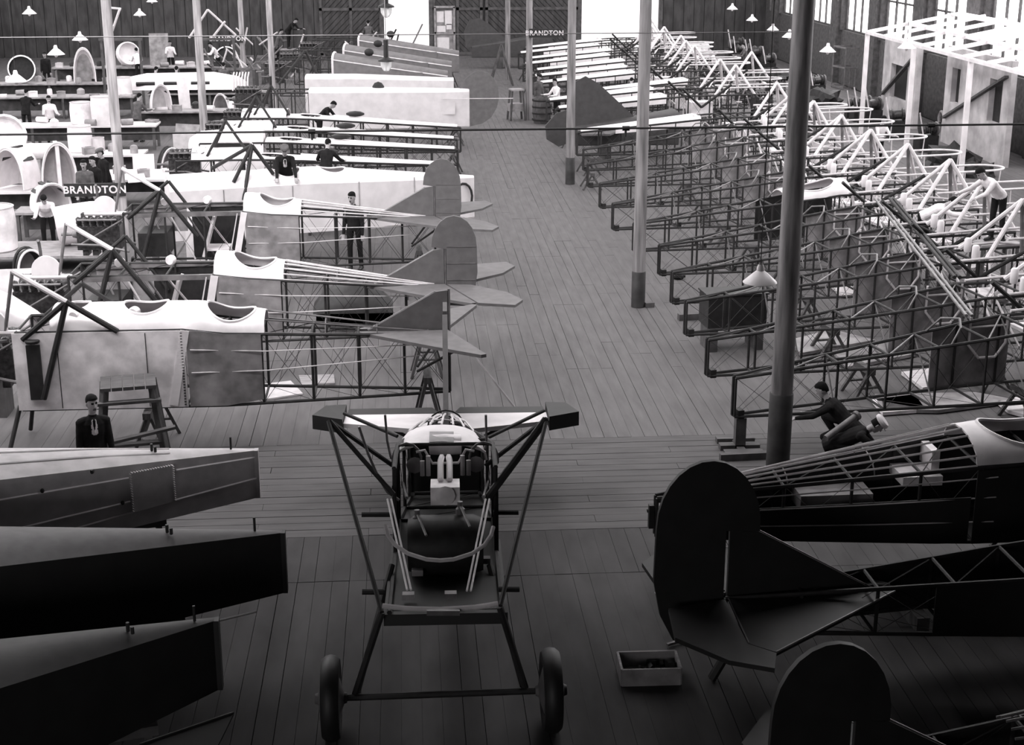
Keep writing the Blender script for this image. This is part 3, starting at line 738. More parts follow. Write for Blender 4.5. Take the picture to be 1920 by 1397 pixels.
# ================================================================== LEFT ROW: AIRCRAFT WITH WHITE COAMINGS
def left_air(label, X, Y, rz, full, rudder, seed, up=.3):
    t = thing('biplane_fuselage', label, 'aircraft', (X, Y, 0), PI+rz, 'unfinished aircraft of the left row')
    F = Fz(L=6.45, hw=.5, zb=.8, h0=.5, h1=1.2, xw=3.4, pw=.9, up=up)
    frame(t, F, 'tube_dark', [0, .7, 1.4, 2.1, 2.85, 3.4, 4.0, 4.8, 5.6, 6.45])
    coaming(t, F, 2.8, 3.98, 'white_paint', hole=(.62, .62), hc=-.12)
    if full:
        coaming(t, F, 3.98, 5.2, 'white_paint', hole=(.55, .5), nm='top_deck'); coaming(t, F, 5.2, 5.95, 'white_paint', hole=(.4, .3), nm='top_deck')
        side_sheet(t, F, 1, 3.98, 6.5, 'alu'); side_sheet(t, F, -1, 3.98, 6.5, 'alu')
        for x in (5.85, 4.55):
            b = MB(); b.box((x, F.hw(x)+.042, 1.4), (.012, .006, 1.15)); b.build('panel_joint', 'iron', t, smooth=False)
        b = MB(); b.box((6.2, .55, 1.4), (.2, .06, .85)); b.lathe([(.1, 0), (.11, .04), (.09, .05)], 12, (6.2, .56, 1.86)); b.build('chute', 'iron', t)
        for x in [4.05+.08*k for k in range(2)]: pass
        b = MB()
        for k in range(26): b.box((4.02, F.hw(4.02)+.045, .84+k*.045), (.03, .012, .014))
        b.build('lacing', 'iron', t, smooth=False)
    else:
        b = MB(); 
        for sy in (-1, 1): b.beam((4.0, sy*.52, 1.98), (6.2, sy*.5, 1.95), .05, .09)
        b.build('deck_rail', 'tube_grey', t)
        side_sheet(t, F, -1, 4.1, 5.2, 'iron', 'far_side_panel'); side_sheet(t, F, -1, 5.3, 6.2, 'grey_sheet', 'far_side_panel', .03, .5, 1)
        b = MB(); b.box((4.75, .1, 1.45), (.05, .5, .9), ry=-.3); b.box((4.6, 0, 1.15), (.5, .5, .05)); b.build('seat', 'alu', t)
        b = MB(); b.box((5.9, 0, 1.3), (.6, .8, .5)); b.build('fuel_tank', 'iron', t)
        for k in range(4):
            b = MB(); x = 4.3+.4*k; b.tube((x, -.4+.2*k, .9), (x+.5, .3-.15*k, 1.9), .02); b.build('control_rod', ['tube_light', 'tube_grey'][k % 2], t)
        b = MB(); b.beam((4.1, .53, 1.98), (4.35, .53, .85), .05, .02); b.build('side_strap', 'ply', t)
    # grey sheet with laced white edge below the coaming
    side_sheet(t, F, 1, 2.85, 3.95, 'grey_sheet', 'wrinkled_sheet', .022)
    b = MB(); b.beam((3.96, F.hw(3.9)+.045, F.zt(3.9)), (4.2, F.hw(4)+.045, .83), .012, .13); b.build('edge_strip', 'white_paint', t)
    b = MB()
    for z in (.45, .75): 
        b.path([(x, F.hw(x)+.05, F.zbx(x)+(F.zt(x)-F.zbx(x))*z) for x in (.4, 1.5, 2.8, 3.9)], .009, n=5)
    b.build('side_batten', 'tube_light', t)
    if full: stringers(t, F, .2, 2.8, 5, 'tube_grey')
    else: stringers(t, F, .2, 2.8, 9, 'tube_light', .014)
    for d, y in ((4.3, .16), (5.15, .3)):
        b = MB(); b.lathe([(.02, -.07), (.07, -.07), (.085, -.04), (.085, .04), (.07, .07), (.02, .07)], 16, (d+.45, y, 2.2), (.3, 1, 0)); b.build('drum', 'alu', t)
    # cabane: two inverted V of black tube and a long pale tube up towards the nose
    A = Vector((5.65, .56, 2.48))
    struts(t, [(A, (6.35, .52, 1.9)), (A, (4.95, .52, 2.0 if full else 1.5)), (A, (6.1, .62, 1.0))], 'iron', .045, 'cabane_strut')
    struts(t, [(A, A+Vector((.75, -.06, .46)))], 'tube_light', .042, 'wing_tube')
    struts(t, [(A+Vector((.75, -.06, .46)), (6.62, .4, 2.0))], 'tube_grey', .028, 'front_strut')
    A2 = Vector((5.65, -.56, 2.48)); struts(t, [(A2, (6.35, -.5, 1.9)), (A2, (4.95, -.5, 2.0 if full else 1.5))], 'iron', .036, 'cabane_strut')
    engine(t, 6.6, 1.42)
    b = MB(); b.tube((6.4, .4, 1.98), (7.25, .4, 1.98), .045, n=8); b.build('mount_bar', 'alu_bright', t)
    b = MB(); b.slab([(x, .4, z) for x, z in [(6.58, 2.02)] + arc(6.83, 2.1, .25, .25, PI, 0, 12) + [(7.08, 2.02)]], (0, .05, 0)); b.build('bulkhead_plate', 'fabric_white', t)
    b = MB(); b.path([(7.2, -.62+.1*math.cos(a), 2.0+.4*math.sin(a)) for a in [PI/2+PI*k/6 for k in range(7)]], .03); b.build('exhaust_pipe', 'tube_grey', t)
    struts(t, [((6.5, sy*.45, .85), (6.7, sy*.75, .05)) for sy in (-1, 1)], 'tube_dark', .035, 'undercarriage_leg')
    tail(t, F, 'fin_grey', rudder, True, elev=rudder)
    for k, (x, w_) in enumerate(((.35, .6), (4.6, 1.3))):
        p = Vector((X, Y, 0)) + Vector((math.cos(PI+rz)*x, math.sin(PI+rz)*x, 0))
        trestle(p, PI+rz+PI/2, 'wooden trestle under the %s of the %s left row body' % (['tail', 'front'][k], {1: 'nearest', 2: 'second', 3: 'third'}[seed]), .74 + (up*.86 if k == 0 else 0), w_)
    return t
left_air('aircraft body with metal front panel and long white deck, nearest of the left row', .62, 22.15, 0, True, False, 1, .42)
left_air('open aircraft frame with white coaming, second of the left row', .66, 25.55, -.02, False, True, 2, .3)
left_air('open aircraft frame with white coaming before the dark-haired standing man, third of the left row', .6, 31.2, -.01, False, True, 3, .4)
b = MB(); b.loft([[Vector((x, y*.9, .05)), Vector((x, y*.9, .5))] + [Vector((x, .45*math.cos(a), .5+h*math.sin(a))) for a in [PI*k/8 for k in range(9)]][::-1] for x, h, y in ((-.75, .1, .5), (-.5, .42, .5), (0, .55, .5), (.5, .45, .5), (.8, .1, .5))]); o = b.build('fuel_tank', 'iron'); o.location = at(662, 618, .0)-Vector((0, 0, .05)); tag(o, 'black round-topped tank on the floor between the first and second left row bodies', 'tank')
for lb_, P4, z_, mt_ in (('pale triangular sheet on the floor under the nearest left row tail', [(478, 722), (545, 714), (568, 738), (476, 752)], .03, 'fabric_grey'), ('small pale slatted board on the floor right of the pale triangular sheet', [(560, 704), (626, 702), (628, 718), (566, 722)], .03, 'wood'), ('long pale rod on the floor at left row tail end', [(872, 645), (876, 644), (986, 696), (982, 698)], .9, 'wire')):
    Q_ = [at(x, y, z_) for x, y in P4]; c_ = sum(Q_, Vector())/4; b = MB()
    if mt_ == 'wire':
        b.tube(Q_[0]-c_, Q_[2]-c_-Vector((0, 0, .85)), .02); o = b.build('loose_rod', 'tube_grey'); o.location = c_; tag(o, 'pale tube slanting down to the floor from the nearest left row tailplane', 'rod'); continue
    b.slab([p-c_ for p in Q_], (0, 0, .03)); o = b.build('loose_sheet', mt_); o.location = (c_.x, c_.y, .02); tag(o, lb_, 'sheet')
# white fabric covered aircraft
def covered(t, F, x0, x1, mt, ms, rise=None, nm='cover', ends=True):
    deck(t, F, x0, x1, mt, 'top_cover', rise, n=8, nx=6)
    for sy in (-1, 1): side_sheet(t, F, sy, x0, x1, ms, 'side_cover', .012, n=6)
    belly(t, F, x0, x1, ms, 6, 'belly_cover')
    if ends:
        for x in (x0, x1):
            b = MB(); h = F.hw(x); b.slab([(x, -h, F.zb), (x, h, F.zb)] + [F.top(x, 1-k/4, -.01, rise) for k in range(9)], (.02, 0, 0)); b.build('end_former', ms, t)
tD = thing('biplane_fuselage', 'white fabric covered body with man leaning on its deck, behind the standing man', 'aircraft', (1.66, 36.3, 0), PI+.26, 'white covered aircraft of the left row')
F = Fz(L=7.6, hw=.55, zb=.72, h0=.98, h1=1.15, xw=3.6, pw=.75)
covered(tD, F, 0, 3.0, 'white_paint', 'fabric_white'); covered(tD, F, 5.2, 7.4, 'white_paint', 'fabric_white')
coaming(tD, F, 3.0, 4.1, 'white_paint', hole=(.6, .5)); coaming(tD, F, 4.1, 5.2, 'white_paint', hole=(.62, .62), nm='top_deck')
for sy in (-1, 1): side_sheet(tD, F, sy, 3.0, 5.2, 'fabric_white', 'side_cover', .012)
for x in (1.6, 3.0, 4.6, 6.2):
    b = MB(); b.box((x, F.hw(x)+.03, 1.3), (.02, .01, 1.1)); b.build('seam', 'grey_sheet', tD, smooth=False)
b = MB(); b.path([(.9+.1*math.cos(a), F.hw(.9)+.045, 1.5+.14*math.sin(a)) for a in [2*PI*k/12 for k in range(12)]], .025, closed=True); b.build('hand_hole', 'iron', tD)
b = MB(); b.path([(.3+.22*math.cos(a), F.hw(.2)+.04, 1.25+.34*math.sin(a)) for a in [PI*.2+PI*1.3*k/10 for k in range(11)]], .03); b.build('painted_loop', 'iron', tD)
struts(tD, [((5.45, .3, 2.8), (5.95, .5, 2.0)), ((5.45, .3, 2.8), (5.75, .6, 1.6)), ((5.45, .3, 2.8), (5.0, .4, 2.12)), ((5.45, .3, 2.8), (6.3, -.4, 2.2))], 'iron', .045, 'cabane_strut')
for k, x in enumerate((.5, 5.5)): trestle(Vector((1.66, 36.3, 0))+Vector((math.cos(PI+.26)*x, math.sin(PI+.26)*x, 0)), PI*1.5+.26, 'trestle under the %s of the white covered body' % ['tail', 'nose'][k], .68, 1.0)
# frames with white ply decks, tails on trestles by the aisle
def white_deck(label, X, Y, rz, L=7.2, group='white decked frames of the left row', hump=True, shell=False):
    t = thing('fuselage_frame', label, 'aircraft', (X, Y, 0), rz, group)
    F = Fz(L=L, hw=.5, zb=.7, h0=.75, h1=1.1, xw=4.6, pw=.9)
    frame(t, F, 'tube_dark', merge=True, r=.026); deck(t, F, .1, 4.0, 'white_paint', rise=.03, up=.035); coaming(t, F, 4.0, 5.4, 'white_paint', hole=(.5, .5), rise=.05)
    if hump:
        b = MB(); b.ball((3.3, 0, 1.88), (.3, .11, .09)); b.build('headrest', 'iron', t)
    if shell:
        b = MB(); b.loft([[Vector((x, y, z)) for y, z in [(-.53, .75), (.53, .75)] + [(.53*math.cos(a), 1.7+h*math.sin(a)) for a in [PI*k/10 for k in range(11)]]] for x, h in ((5.45, .42), (6.6, .42), (7.2, .38), (7.5, .2))]); b.build('cabin_shell', 'white_paint', t)
        rr2 = [(6.3+(.42 if math.cos(a) > 0 else -.42)+.18*math.cos(a), 1.62+.22*math.sin(a)) for a in [2*PI*k/24 for k in range(24)]]
        b = MB(); b.slab([(x, .535, z) for x, z in rr2], (0, .03, 0)); b.build('window_hole', 'iron', t)
        b = MB(); b.path([(x, .55, z) for x, z in rr2], .03, closed=True); b.build('window_rim', 'alu_bright', t)
        return t
    deck(t, F, 5.4, 6.8, 'alu_bright', 'nose_cowl', .25)
    engine(t, 6.6, 1.6, s=.9)
    struts(t, [((5.9, 0, 2.75), (6.4, .45, 1.9)), ((5.9, 0, 2.75), (5.3, .45, 1.9)), ((5.9, 0, 2.75), (6.3, -.45, 1.9))], 'iron', .036, 'cabane_strut')
    return t
E_ = [(1.24, 39.6, .06), (1.5, 42.3, .02), (1.55, 44.3, -.03), (1.75, 46.8, -.08)]
pe = None
for i, (X, Y, r) in enumerate(E_):
    lb = 'white decked frame with dark headrest, %s behind the white covered body' % ['first', 'second', 'third', 'fourth'][i]
    if i == 1: white_deck('white decked frame whose white nose shell has a dark rounded window', X, Y, PI+r, shell=True)
    elif pe is None: pe = white_deck(lb, X, Y, PI+r)
    else: copy_tree(pe, lb, (X, Y, 0), PI+r)
    trestle((X-.25, Y, 0), PI/2+r, 'tall trestle under the tail of the %s white decked left frame' % ['first', 'second', 'third', 'fourth'][i], .66, .8)
# white covered body with large grey rudder
tF = thing('biplane_fuselage', 'white fabric covered body with a large grey rudder by the aisle', 'aircraft', (2.3, 53.0, 0), PI-.03, 'white covered aircraft of the left row')
F = Fz(L=7.4, hw=.6, zb=.65, h0=1.2, h1=1.25, xw=3.4, pw=.6); covered(tF, F, 0, 5.6, 'white_paint', 'fabric_white', .12)
frame(tF, F, 'tube_dark', [5.6, 6.2, 6.8, 7.4], merge=True); engine(tF, 7.3, 1.6); 
b = MB(); b.ball((3.2, 0, 1.98), (.22, .16, .24)); b.build('headrest', 'iron', tF)
b = MB(); b.box((.9, F.hw(.9)+.02, 1.3), (.8, .02, .4)); b.build('access_panel', 'fabric_white', tF, smooth=False)
b = MB(); b.box((.95, F.hw(.9)+.03, 1.65), (5, .012, .02)); b.build('seam', 'tape', tF, smooth=False)
b = MB(); s = 1.35; b.slab([(x, 0, 1.35+q) for x, q in [(-.02, -.72), (-.02, .42), (.4, .46), (.28, .74), (.1, .98), (-.1, 1.14), (-.34, 1.24), (-.62, 1.18), (-.86, .98), (-1.02, .66), (-1.06, .3), (-.98, -.06), (-.78, -.4), (-.46, -.62)]], (0, .06, 0)); b.build('rudder', 'fin_grey', tF)
for X_, Y_, n_ in ((2.3, 53.0, 'first'), (1.9, 57.5, 'second')):
    for k, x in enumerate((.5, 5.0)): trestle((X_-x, Y_-.03*x*-1, 0), PI/2, 'trestle under the %s of the %s white covered body past the white decked frames' % (['tail', 'front'][k], n_), .6, 1.0)
for i, (X, Y, rz, lb) in enumerate([(1.9, 57.5, -.03, 'second white covered body, half hidden behind the one with the large rudder')]):
    t = thing('biplane_fuselage', lb, 'aircraft', (X, Y, 0), PI+rz, 'white covered aircraft of the left row')
    F = Fz(L=7.0, hw=.6, zb=.65, h0=1.1, h1=1.25, xw=3.4, pw=.6); covered(t, F, 0, 5.6, 'white_paint', 'fabric_white', .12); struts(t, [((5.6, 0, 2.9), (6.6, .5, 1.7)), ((5.6, 0, 2.9), (5.2, -.5, 1.9)), ((6.9, .5, .7), (6.9, .5, 2.0))], 'iron', .05, 'cabane_strut')
# grey covered bodies towards the back
gp = None
for i, (X, Y, r, lb) in enumerate([(1.8, 61.5, -.1, 'grey covered body with white edged front, nearest of the grey three by the aisle'), (2.1, 65.5, -.12, 'grey covered body between two others near the back wall'), (2.6, 70.5, -.16, 'grey covered body farthest back, its tail before the bright doorway')]):
    if gp is None:
        gp = thing('covered_fuselage', lb, 'fuselage', (X, Y, 0), PI+r, 'grey covered bodies of the left row'); F = Fz(L=5.6, hw=.6, zb=.75, h0=.75, h1=1.45, xw=4.2, pw=.8)
        covered(gp, F, 0, 4.6, 'fabric_mid', 'fabric_mid', .22); frame(gp, F, 'tube_dark', [4.6, 5.3, 6.0, 6.8], merge=True)
        b = MB(); b.path([(4.62, .61, .75), (4.62, .61, 2.1)] + [F.top(4.62, .95-1.9*k/8, .02, .22) for k in range(9)] + [(4.62, -.61, .75)], .05); b.build('edge_rim', 'white_paint', gp)
        b = MB(); b.box((1.3, F.hw(1.3)+.02, 1.5), (.6, .02, .35)); b.build('access_panel', 'fabric_mid', gp, smooth=False)
        b = MB(); b.ball((3.2, 0, 2.45), (.2, .14, .16)); b.build('headrest', 'iron', gp)
        b = MB(); b.path([(x, F.hw(x)+.03, F.zt(x)) for x in (0, 1.5, 3, 4.6)], .025); b.build('edge_batten', 'tape', gp)
        engine(gp, 6.6, 1.6)
    else: copy_tree(gp, lb, (X, Y, 0), PI+r)
    for k, x in enumerate((.4, 5.0)): trestle((X-x*math.cos(r), Y-x*math.sin(r), 0), PI*1.5+r, 'trestle under the %s of the %s grey covered body' % (['tail', 'front'][k], ['nearest', 'middle', 'farthest'][i]), .71, 1.0)
# ================================================================== RIGHT FOREGROUND
t = thing('biplane_fuselage', 'aircraft frame with white coaming and long pale stringers at the right edge, foreground', 'aircraft', (2.95, 16.55, 0), .02, 'foreground aircraft on the right')
F = Fz(L=6.6, hw=.56, zb=.7, h0=.5, h1=1.0, xw=3.7, pw=.95)
frame(t, F, 'tube_dark', [0, .75, 1.5, 2.3, 3.1, 3.8, 4.6, 5.6, 6.6]); coaming(t, F, 3.75, 5.25, 'white_paint', hole=(.7, .6)); stringers(t, F, .35, 3.75, 9, 'tube_light', .014)
side_sheet(t, F, 1, .3, 6.4, 'fabric_dark', 'side_cover', .015); side_sheet(t, F, -1, .3, 3.7, 'fabric_dark', 'side_cover', .02, 0, .62); side_sheet(t, F, -1, 3.75, 6.4, 'fabric_dark', 'side_cover', .03, 0, .97); belly(t, F, .3, 6.4, 'fabric_dark')
for z in (.86, .6, .28):
    b = MB(); b.path([(x, -F.hw(x)-.045, F.zb+(F.zt(x)-F.zb)*z) for x in (.5, 1.6, 2.6, 4.0)], .009, n=5); b.build('side_batten', 'tube_light', t)
b = MB(); b.path([(4.55, -.62, 1.65), (4.55, -.62, 1.35), (4.8, -.62, 1.15), (5.1, -.62, 1.15)], .022); b.build('step_frame', 'tube_light', t)
b = MB(); b.box((3.3, .2, 1.3), (.5, .5, .12)); b.box((3.5, .3, 1.5), (.1, .4, .25)); b.build('seat', 'alu', t)
b = MB(); b.box((2.2, .05, 1.1), (.9, .4, .2)); b.build('equipment_tray', 'grey_sheet', t)
b = MB(); b.box((-.06, 0, .95), (.06, .08, .3)); b.tube((0, 0, 1.15), (.6, -.06, 1.2), .03); b.tube((-.1, .05, 1.0), (.5, .1, 1.02), .025); b.build('tail_fitting', 'iron', t)
for k, (x, l) in enumerate(((.5, 'tail'), (4.6, 'body'))): trestle((2.95+x, 16.55, 0), PI/2, 'dark trestle under the %s of the stringered foreground frame' % l, .66, 1.0)
def dark_tail(label, X, Y, rz, z0, s, strg):
    t = thing('biplane_fuselage', label, 'aircraft', (X, Y, 0), rz, 'foreground aircraft on the right')
    F = Fz(L=6.4, hw=.5, zb=.6, h0=.4, h1=.72, xw=3.8, pw=1.0)
    frame(t, F, 'tube_dark', [0, .8, 1.6, 2.4, 3.2, 4.0, 4.8, 5.6, 6.4]); z = z0
    b = MB(); b.slab([(x, 0, z+q) for x, q in [(1.25*s, .05), (.02, .0), (.02, .62*s), (.26*s, .6*s)]], (0, .06, 0)); o = b.build('fin', 'fabric_dark', t)
    b = MB(); b.tube((1.25*s, 0, z+.05), (.26*s, 0, z+.6*s), .014); b.build('leading_edge', 'tube_grey', o)
    b = MB(); b.slab([(x, 0, z+q) for x, q in [(-.02, -.4*s), (-.02, .62*s)] + arc(-.16*s, .66*s, .42*s, .56*s, -.1, PI, 14) + [(-.59*s, .2*s), (-.53*s, -.1*s), (-.42*s, -.32*s), (-.2*s, -.42*s)]], (0, .06, 0)); b.build('rudder', 'fabric_dark', t)
    for sy in (-1, 1):
        b = MB(); b.slab([(1.4*s, sy*.08, z+.04), (.03, sy*.08, z+.04), (-.02, sy*1.1, z+.04), (.2, sy*1.3, z+.04)], (0, 0, .05)); o = b.build('tailplane', 'fabric_dark', t)
        b = MB(); b.tube((1.4*s, sy*.08, z+.06), (.2, sy*1.3, z+.06), .013); b.tube((.02, sy*.1, z+.07), (-.02, sy*1.1, z+.07), .008); b.build('leading_edge', 'tube_grey', o)
        b = MB(); b.slab([(-.02, sy*.1, z+.04), (-.5*s, sy*.25, z+.04), (-.55*s, sy*.9, z+.04), (-.3, sy*1.42, z+.04), (.1, sy*1.62, z+.04), (.2, sy*1.32, z+.04), (-.03, sy*1.1, z+.04)], (0, 0, .05)); b.build('elevator', 'fabric_dark', t)
        b = MB(); b.tube((.9, sy*.15, .62), (.4, sy*.9, z), .05, n=8); b.build('tail_strut', 'iron', t)
    side_sheet(t, F, 1, .5, 6.2, 'fabric_dark', 'side_cover', .015)
    if strg: stringers(t, F, 1.4, 4.6, 7, 'tube_grey', .013)
    side_sheet(t, F, -1, 2.2, 6.2, 'fabric_dark', 'side_cover', .015, .0, 1)
    b = MB(); b.tube((.2, 0, .6), (-.1, 0, .02), .05); b.build('tail_skid', 'iron', t)
    trestle((X+4.2*math.cos(rz), Y+4.2*math.sin(rz), 0), rz+PI/2, 'dark trestle under the %s' % label.split(',')[0], .56, 1.0)
    return t
dark_tail('aircraft with big black rounded rudder and tailplane, right foreground', 3.3, 14.2, .03, .95, 1.32, False)
dark_tail('black rudder and dim stringers at the bottom right corner', 3.72, 11.0, .06, .6, 1.25, True)
t = thing('bare_truss', 'low bare tube truss on blocks under the stringered foreground frame at right', 'frame', (5.15, 15.45, 0), .04)
F = Fz(L=4.4, hw=.28, zb=.2, h0=.3, h1=.5, xw=3, pw=1); frame(t, F, 'tube_grey', [0, .7, 1.4, 2.1, 2.8, 3.6, 4.4], r=.018)
for x in (.7, 3.6):
    b = MB(); b.box((x, 0, .09), (.15, .7, .18)); b.build('block', 'wood_dark', t, smooth=False)
# loose things on the floor
p = at(1216, 1268, 0); t = thing('parts_box', 'open shallow wooden box of dark scraps on the floor in front', 'box', p, -.02)
for n_, c, d in (('side', (0, .2, .1), (.64, .025, .2)), ('side', (0, -.2, .1), (.64, .025, .2)), ('end', (-.32, 0, .1), (.025, .4, .2)), ('end', (.32, 0, .1), (.025, .4, .2)), ('bottom', (0, 0, .015), (.62, .38, .03))):
    b = MB(); b.box(c, d); b.build(n_, 'wood', t, smooth=False)
rs = random.Random(4)
b = MB()
for k in range(16): b.box((rs.uniform(-.1, .28), rs.uniform(-.15, .15), .06+.06*rs.random()), (.12, .05, .05), rs.random()*3, rs.random(), rs.random())
b.build('scraps', 'iron', t, smooth=False, stuff=True)
def bar_(nm, label, p, q, a, c, mt, cat):
    b = MB(); p, q = Vector(p), Vector(q); b.beam((0, 0, 0), q-p, a, c); o = b.build(nm, mt, smooth=False); o.location = p; return tag(o, label, cat)
bar_('batten', 'pale wooden batten lying on the floor left of the black rudder aircraft', at(1251, 1209, .03), at(1302, 1194, .03), .03, .03, 'wood', 'batten')
b = MB(); b.slab([(0, 0, 0), (.16, 0, .05), (.2, -.02, -.18), (.16, -.05, -.32), (.12, -.05, -.3), (.12, -.03, -.06)], (0, .05, 0)); o = b.build('bracket', 'fabric_white'); o.location = at(1228, 1112, .45); tag(o, 'white bent bracket against the edge of the big black rudder', 'bracket')
# ================================================================== RIGHT ROW OF BARE FRAMES
def right_frame(label, X, Y, rz, sheet=True, coam=False):
    t = thing('fuselage_frame', label, 'aircraft', (X, Y, 0), rz, 'bare frames of the right row')
    F = Fz(L=7.2, hw=.5, zb=.56, h0=.62, h1=1.15, xw=4.4, pw=.95)
    frame(t, F, 'tube_dark', [0, .8, 1.6, 2.4, 3.2, 4.0, 4.8, 5.6, 6.4, 7.2], r=.023)
    for x in (.8, 2.4, 4.0):
        b = MB(); b.tube((x, -F.hw(x), F.zt(x)), (x+.8, F.hw(x+.8), F.zt(x+.8)), .014); b.build('diagonal_tube', 'tube_grey', t)
        b = MB(); b.tube((x+.8, -F.hw(x+.8), F.zb), (x+.8, F.hw(x+.8), F.zt(x+.8)), .014); b.build('diagonal_tube', 'tube_grey', t)
    for x in (.1, 1.7): 
        b = MB(); b.box((x, 0, F.zb+.03), (.1, .16, .14)); b.build('fitting', 'iron', t, smooth=False)
    if sheet:
        side_sheet(t, F, 1, 3.55, 5.0, 'grey_sheet', 'side_lining', .02)
        b = MB(); y = F.hw(4.6)-.02; b.path([(4.25, y, 1.72), (4.25, y, 1.25), (4.45, y, 1.02), (4.75, y, 1.02), (4.92, y, 1.25), (4.92, y, 1.72)], .024); b.tube((4.25, y, 1.55), (4.92, y, 1.55), .02); b.build('step_frame', 'tube_light', t)
    for sy in (-1, 1):
        b = MB(); b.path([(3.4, sy*F.hw(3.4), F.zt(3.4)), (3.6, sy*.3, F.zt(3.6)+.22), (3.75, 0, F.zt(3.6)+.28)], .018); b.build('hoop_former', 'tube_grey', t)
    if coam:
        coaming(t, F, 3.5, 5.1, 'white_paint', hole=(.66, .6)); b = MB()
        b.beam((5.1, -.52, 1.7), (5.35, -.52, .7), .1, .03); b.build('edge_strip', 'white_paint', t)
        side_sheet(t, F, 1, 3.1, 5.1, 'iron', 'dark_lining', .0)
        b = MB(); b.box((3.6, -.54, 1.0), (.35, .02, .25)); b.build('work_card', 'paper', t, smooth=False)
    # nose tubing, its bright lighting put into pale paint: seat bearers, engine mount, cabane, cockpit hoop
    rs = random.Random(11)
    for k in range(9):
        x = 5.1+.23*k; b = MB(); b.tube((x, -.46, .62+.9*rs.random()), (x+rs.uniform(-.5, .6), .46, .8+.9*rs.random()), .022); b.build('nose_tube', ['tube_light', 'tube_grey'][k % 2], t)
    for sy in (-1, 1):
        b = MB(); b.path([(5.0, sy*.54, 1.76), (6.6, sy*.54, 1.82), (7.6, sy*.45, 1.7)], .026); b.build('nose_rail', 'tube_light', t)
        b = MB(); b.path([(7.2, sy*.46, .6), (7.75, sy*.34, .95), (8.2, sy*.3, 1.0)], .026); b.build('engine_bearer', 'tube_light', t)
        b = MB(); b.tube((7.2, sy*.46, 1.66), (8.15, sy*.3, 1.02), .022); b.build('engine_bearer', 'tube_light', t)
    A = Vector((6.7, 0, 2.75))
    struts(t, [(A, (5.75, -.48, 1.75)), (A, (5.75, .48, 1.75)), (A, (7.25, -.45, 1.7)), (A, (7.25, .45, 1.7))], 'tube_light', .045, 'cabane_strut')
    struts(t, [(A+Vector((0, 0, -.02)), (6.8, 0, 1.7))], 'tube_grey', .04, 'cabane_post')
    struts(t, [((5.6, -.5, 1.4), (6.75, -.8, 2.15)), ((5.6, -.5, 1.4), (4.75, -.7, 2.05))], 'iron', .04, 'wing_strut')
    b = MB(); b.path([(6.2, -.42, 2.1)] + [(8.6+.62*math.cos(a), .42*math.sin(a), 2.12) for a in [-PI/2+PI*k/10 for k in range(11)]] + [(6.2, .42, 2.1)], .026); b.build('nose_hoop', 'tube_light', t)
    b = MB(); b.tube((9.2, 0, 2.12), (9.15, 0, 1.5), .014); b.tube((8.0, -.42, 2.12), (8.1, -.3, 1.0), .014); b.tube((8.0, .42, 2.12), (8.1, .3, 1.0), .014); b.build('hoop_stay', 'tube_light', t)
    for dx, y in ((5.55, -.42), (5.75, .2)):
        b = MB(); b.lathe([(.02, 0), (.06, 0), (.07, .04), (.07, .24), (.05, .27), (.02, .27)], 12, (dx, y, 1.75)); b.build('can', 'white_paint', t)
    b = MB(); b.box((6.3, 0, .95), (.9, .7, .06)); b.box((6.9, 0, 1.25), (.05, .7, .6)); b.build('floor_plate', 'alu', t)
    b = MB(); b.lathe([(.03, -.05), (.12, -.05), (.15, 0), (.12, .05), (.03, .05)], 12, (5.35, -.1, 1.6), (.4, -.5, 1)); b.build('hand_wheel', 'tube_grey', t)
    return t
RF = [(4.95, 21.3, .175, 'right row frame whose tail stands on the T-stand nearest the camera'), (4.95, 23.4, .17, 'second bare frame from the camera in the right row, tail beside the first'),
      (5.05, 25.9, .17, 'third bare frame from the camera in the right row, over the dark crate'), (5.2, 28.2, .17, 'fourth bare frame from the camera in the right row, below the hanging cone lamp'),
      (5.35, 30.6, .17, 'fifth bare frame from the camera, tail just right of the free standing pole'), (5.15, 32.9, .165, 'sixth bare frame from the camera, with white coaming behind the thick pole'),
      (5.0, 35.3, .165, 'seventh bare frame from the camera in the right row'), (5.05, 38.1, .16, 'eighth bare frame from the camera, tail near the small trestle'),
      (5.1, 41.2, .15, 'ninth bare frame from the camera, its grey lining just below the tension rod'), (5.3, 43.9, .15, 'tenth bare frame from the camera, behind the tension rod')]
p0 = right_frame(RF[1][3], *RF[1][:3]); pc = right_frame(RF[5][3], *RF[5][:3], sheet=False, coam=True)
for i, (X, Y, r, lb) in enumerate(RF):
    if i in (1, 5): continue
    copy_tree(p0, lb, (X, Y, 0), r)
# supports
p = at(1385, 835, 0)
t = thing('tee_stand', 'dark T-shaped stand under the nearest right row tail', 'stand', (5.08, 21.35, 0), .0)
b = MB(); b.box((0, 0, .27), (.16, .16, .5)); b.build('post', 'wood_dark', t, smooth=False)
b = MB(); b.box((0, 0, .04), (.62, .16, .08)); b.box((0, -.3, .04), (.6, .14, .08)); b.box((0, .3, .04), (.6, .14, .08)); b.box((0, 0, .03), (.12, .7, .06)); b.build('base_beam', 'wood_dark', t, smooth=False)
bar_('loose_beam', 'short dark beam on the floor in front of the T-stand', at(1350, 858, .05), at(1436, 854, .05), .1, .12, 'wood_dark', 'beam')
for i, (X, Y, r, lb) in enumerate(RF):
    if i in (0, 9): continue
    trestle((X+2.9*math.cos(r), Y+2.9*math.sin(r), 0), PI/2+r, 'low trestle under the middle of the %s right row frame' % ORD[i], .52, .6 if i != 7 else 1.0)
for i, (X, Y, r, lb) in enumerate(RF):
    trestle((X+5.2*math.cos(r), Y+5.2*math.sin(r), 0), PI/2+r, 'low trestle under the nose end of the %s right row frame' % (ORD[i] or 'first'), .52, 1.1)
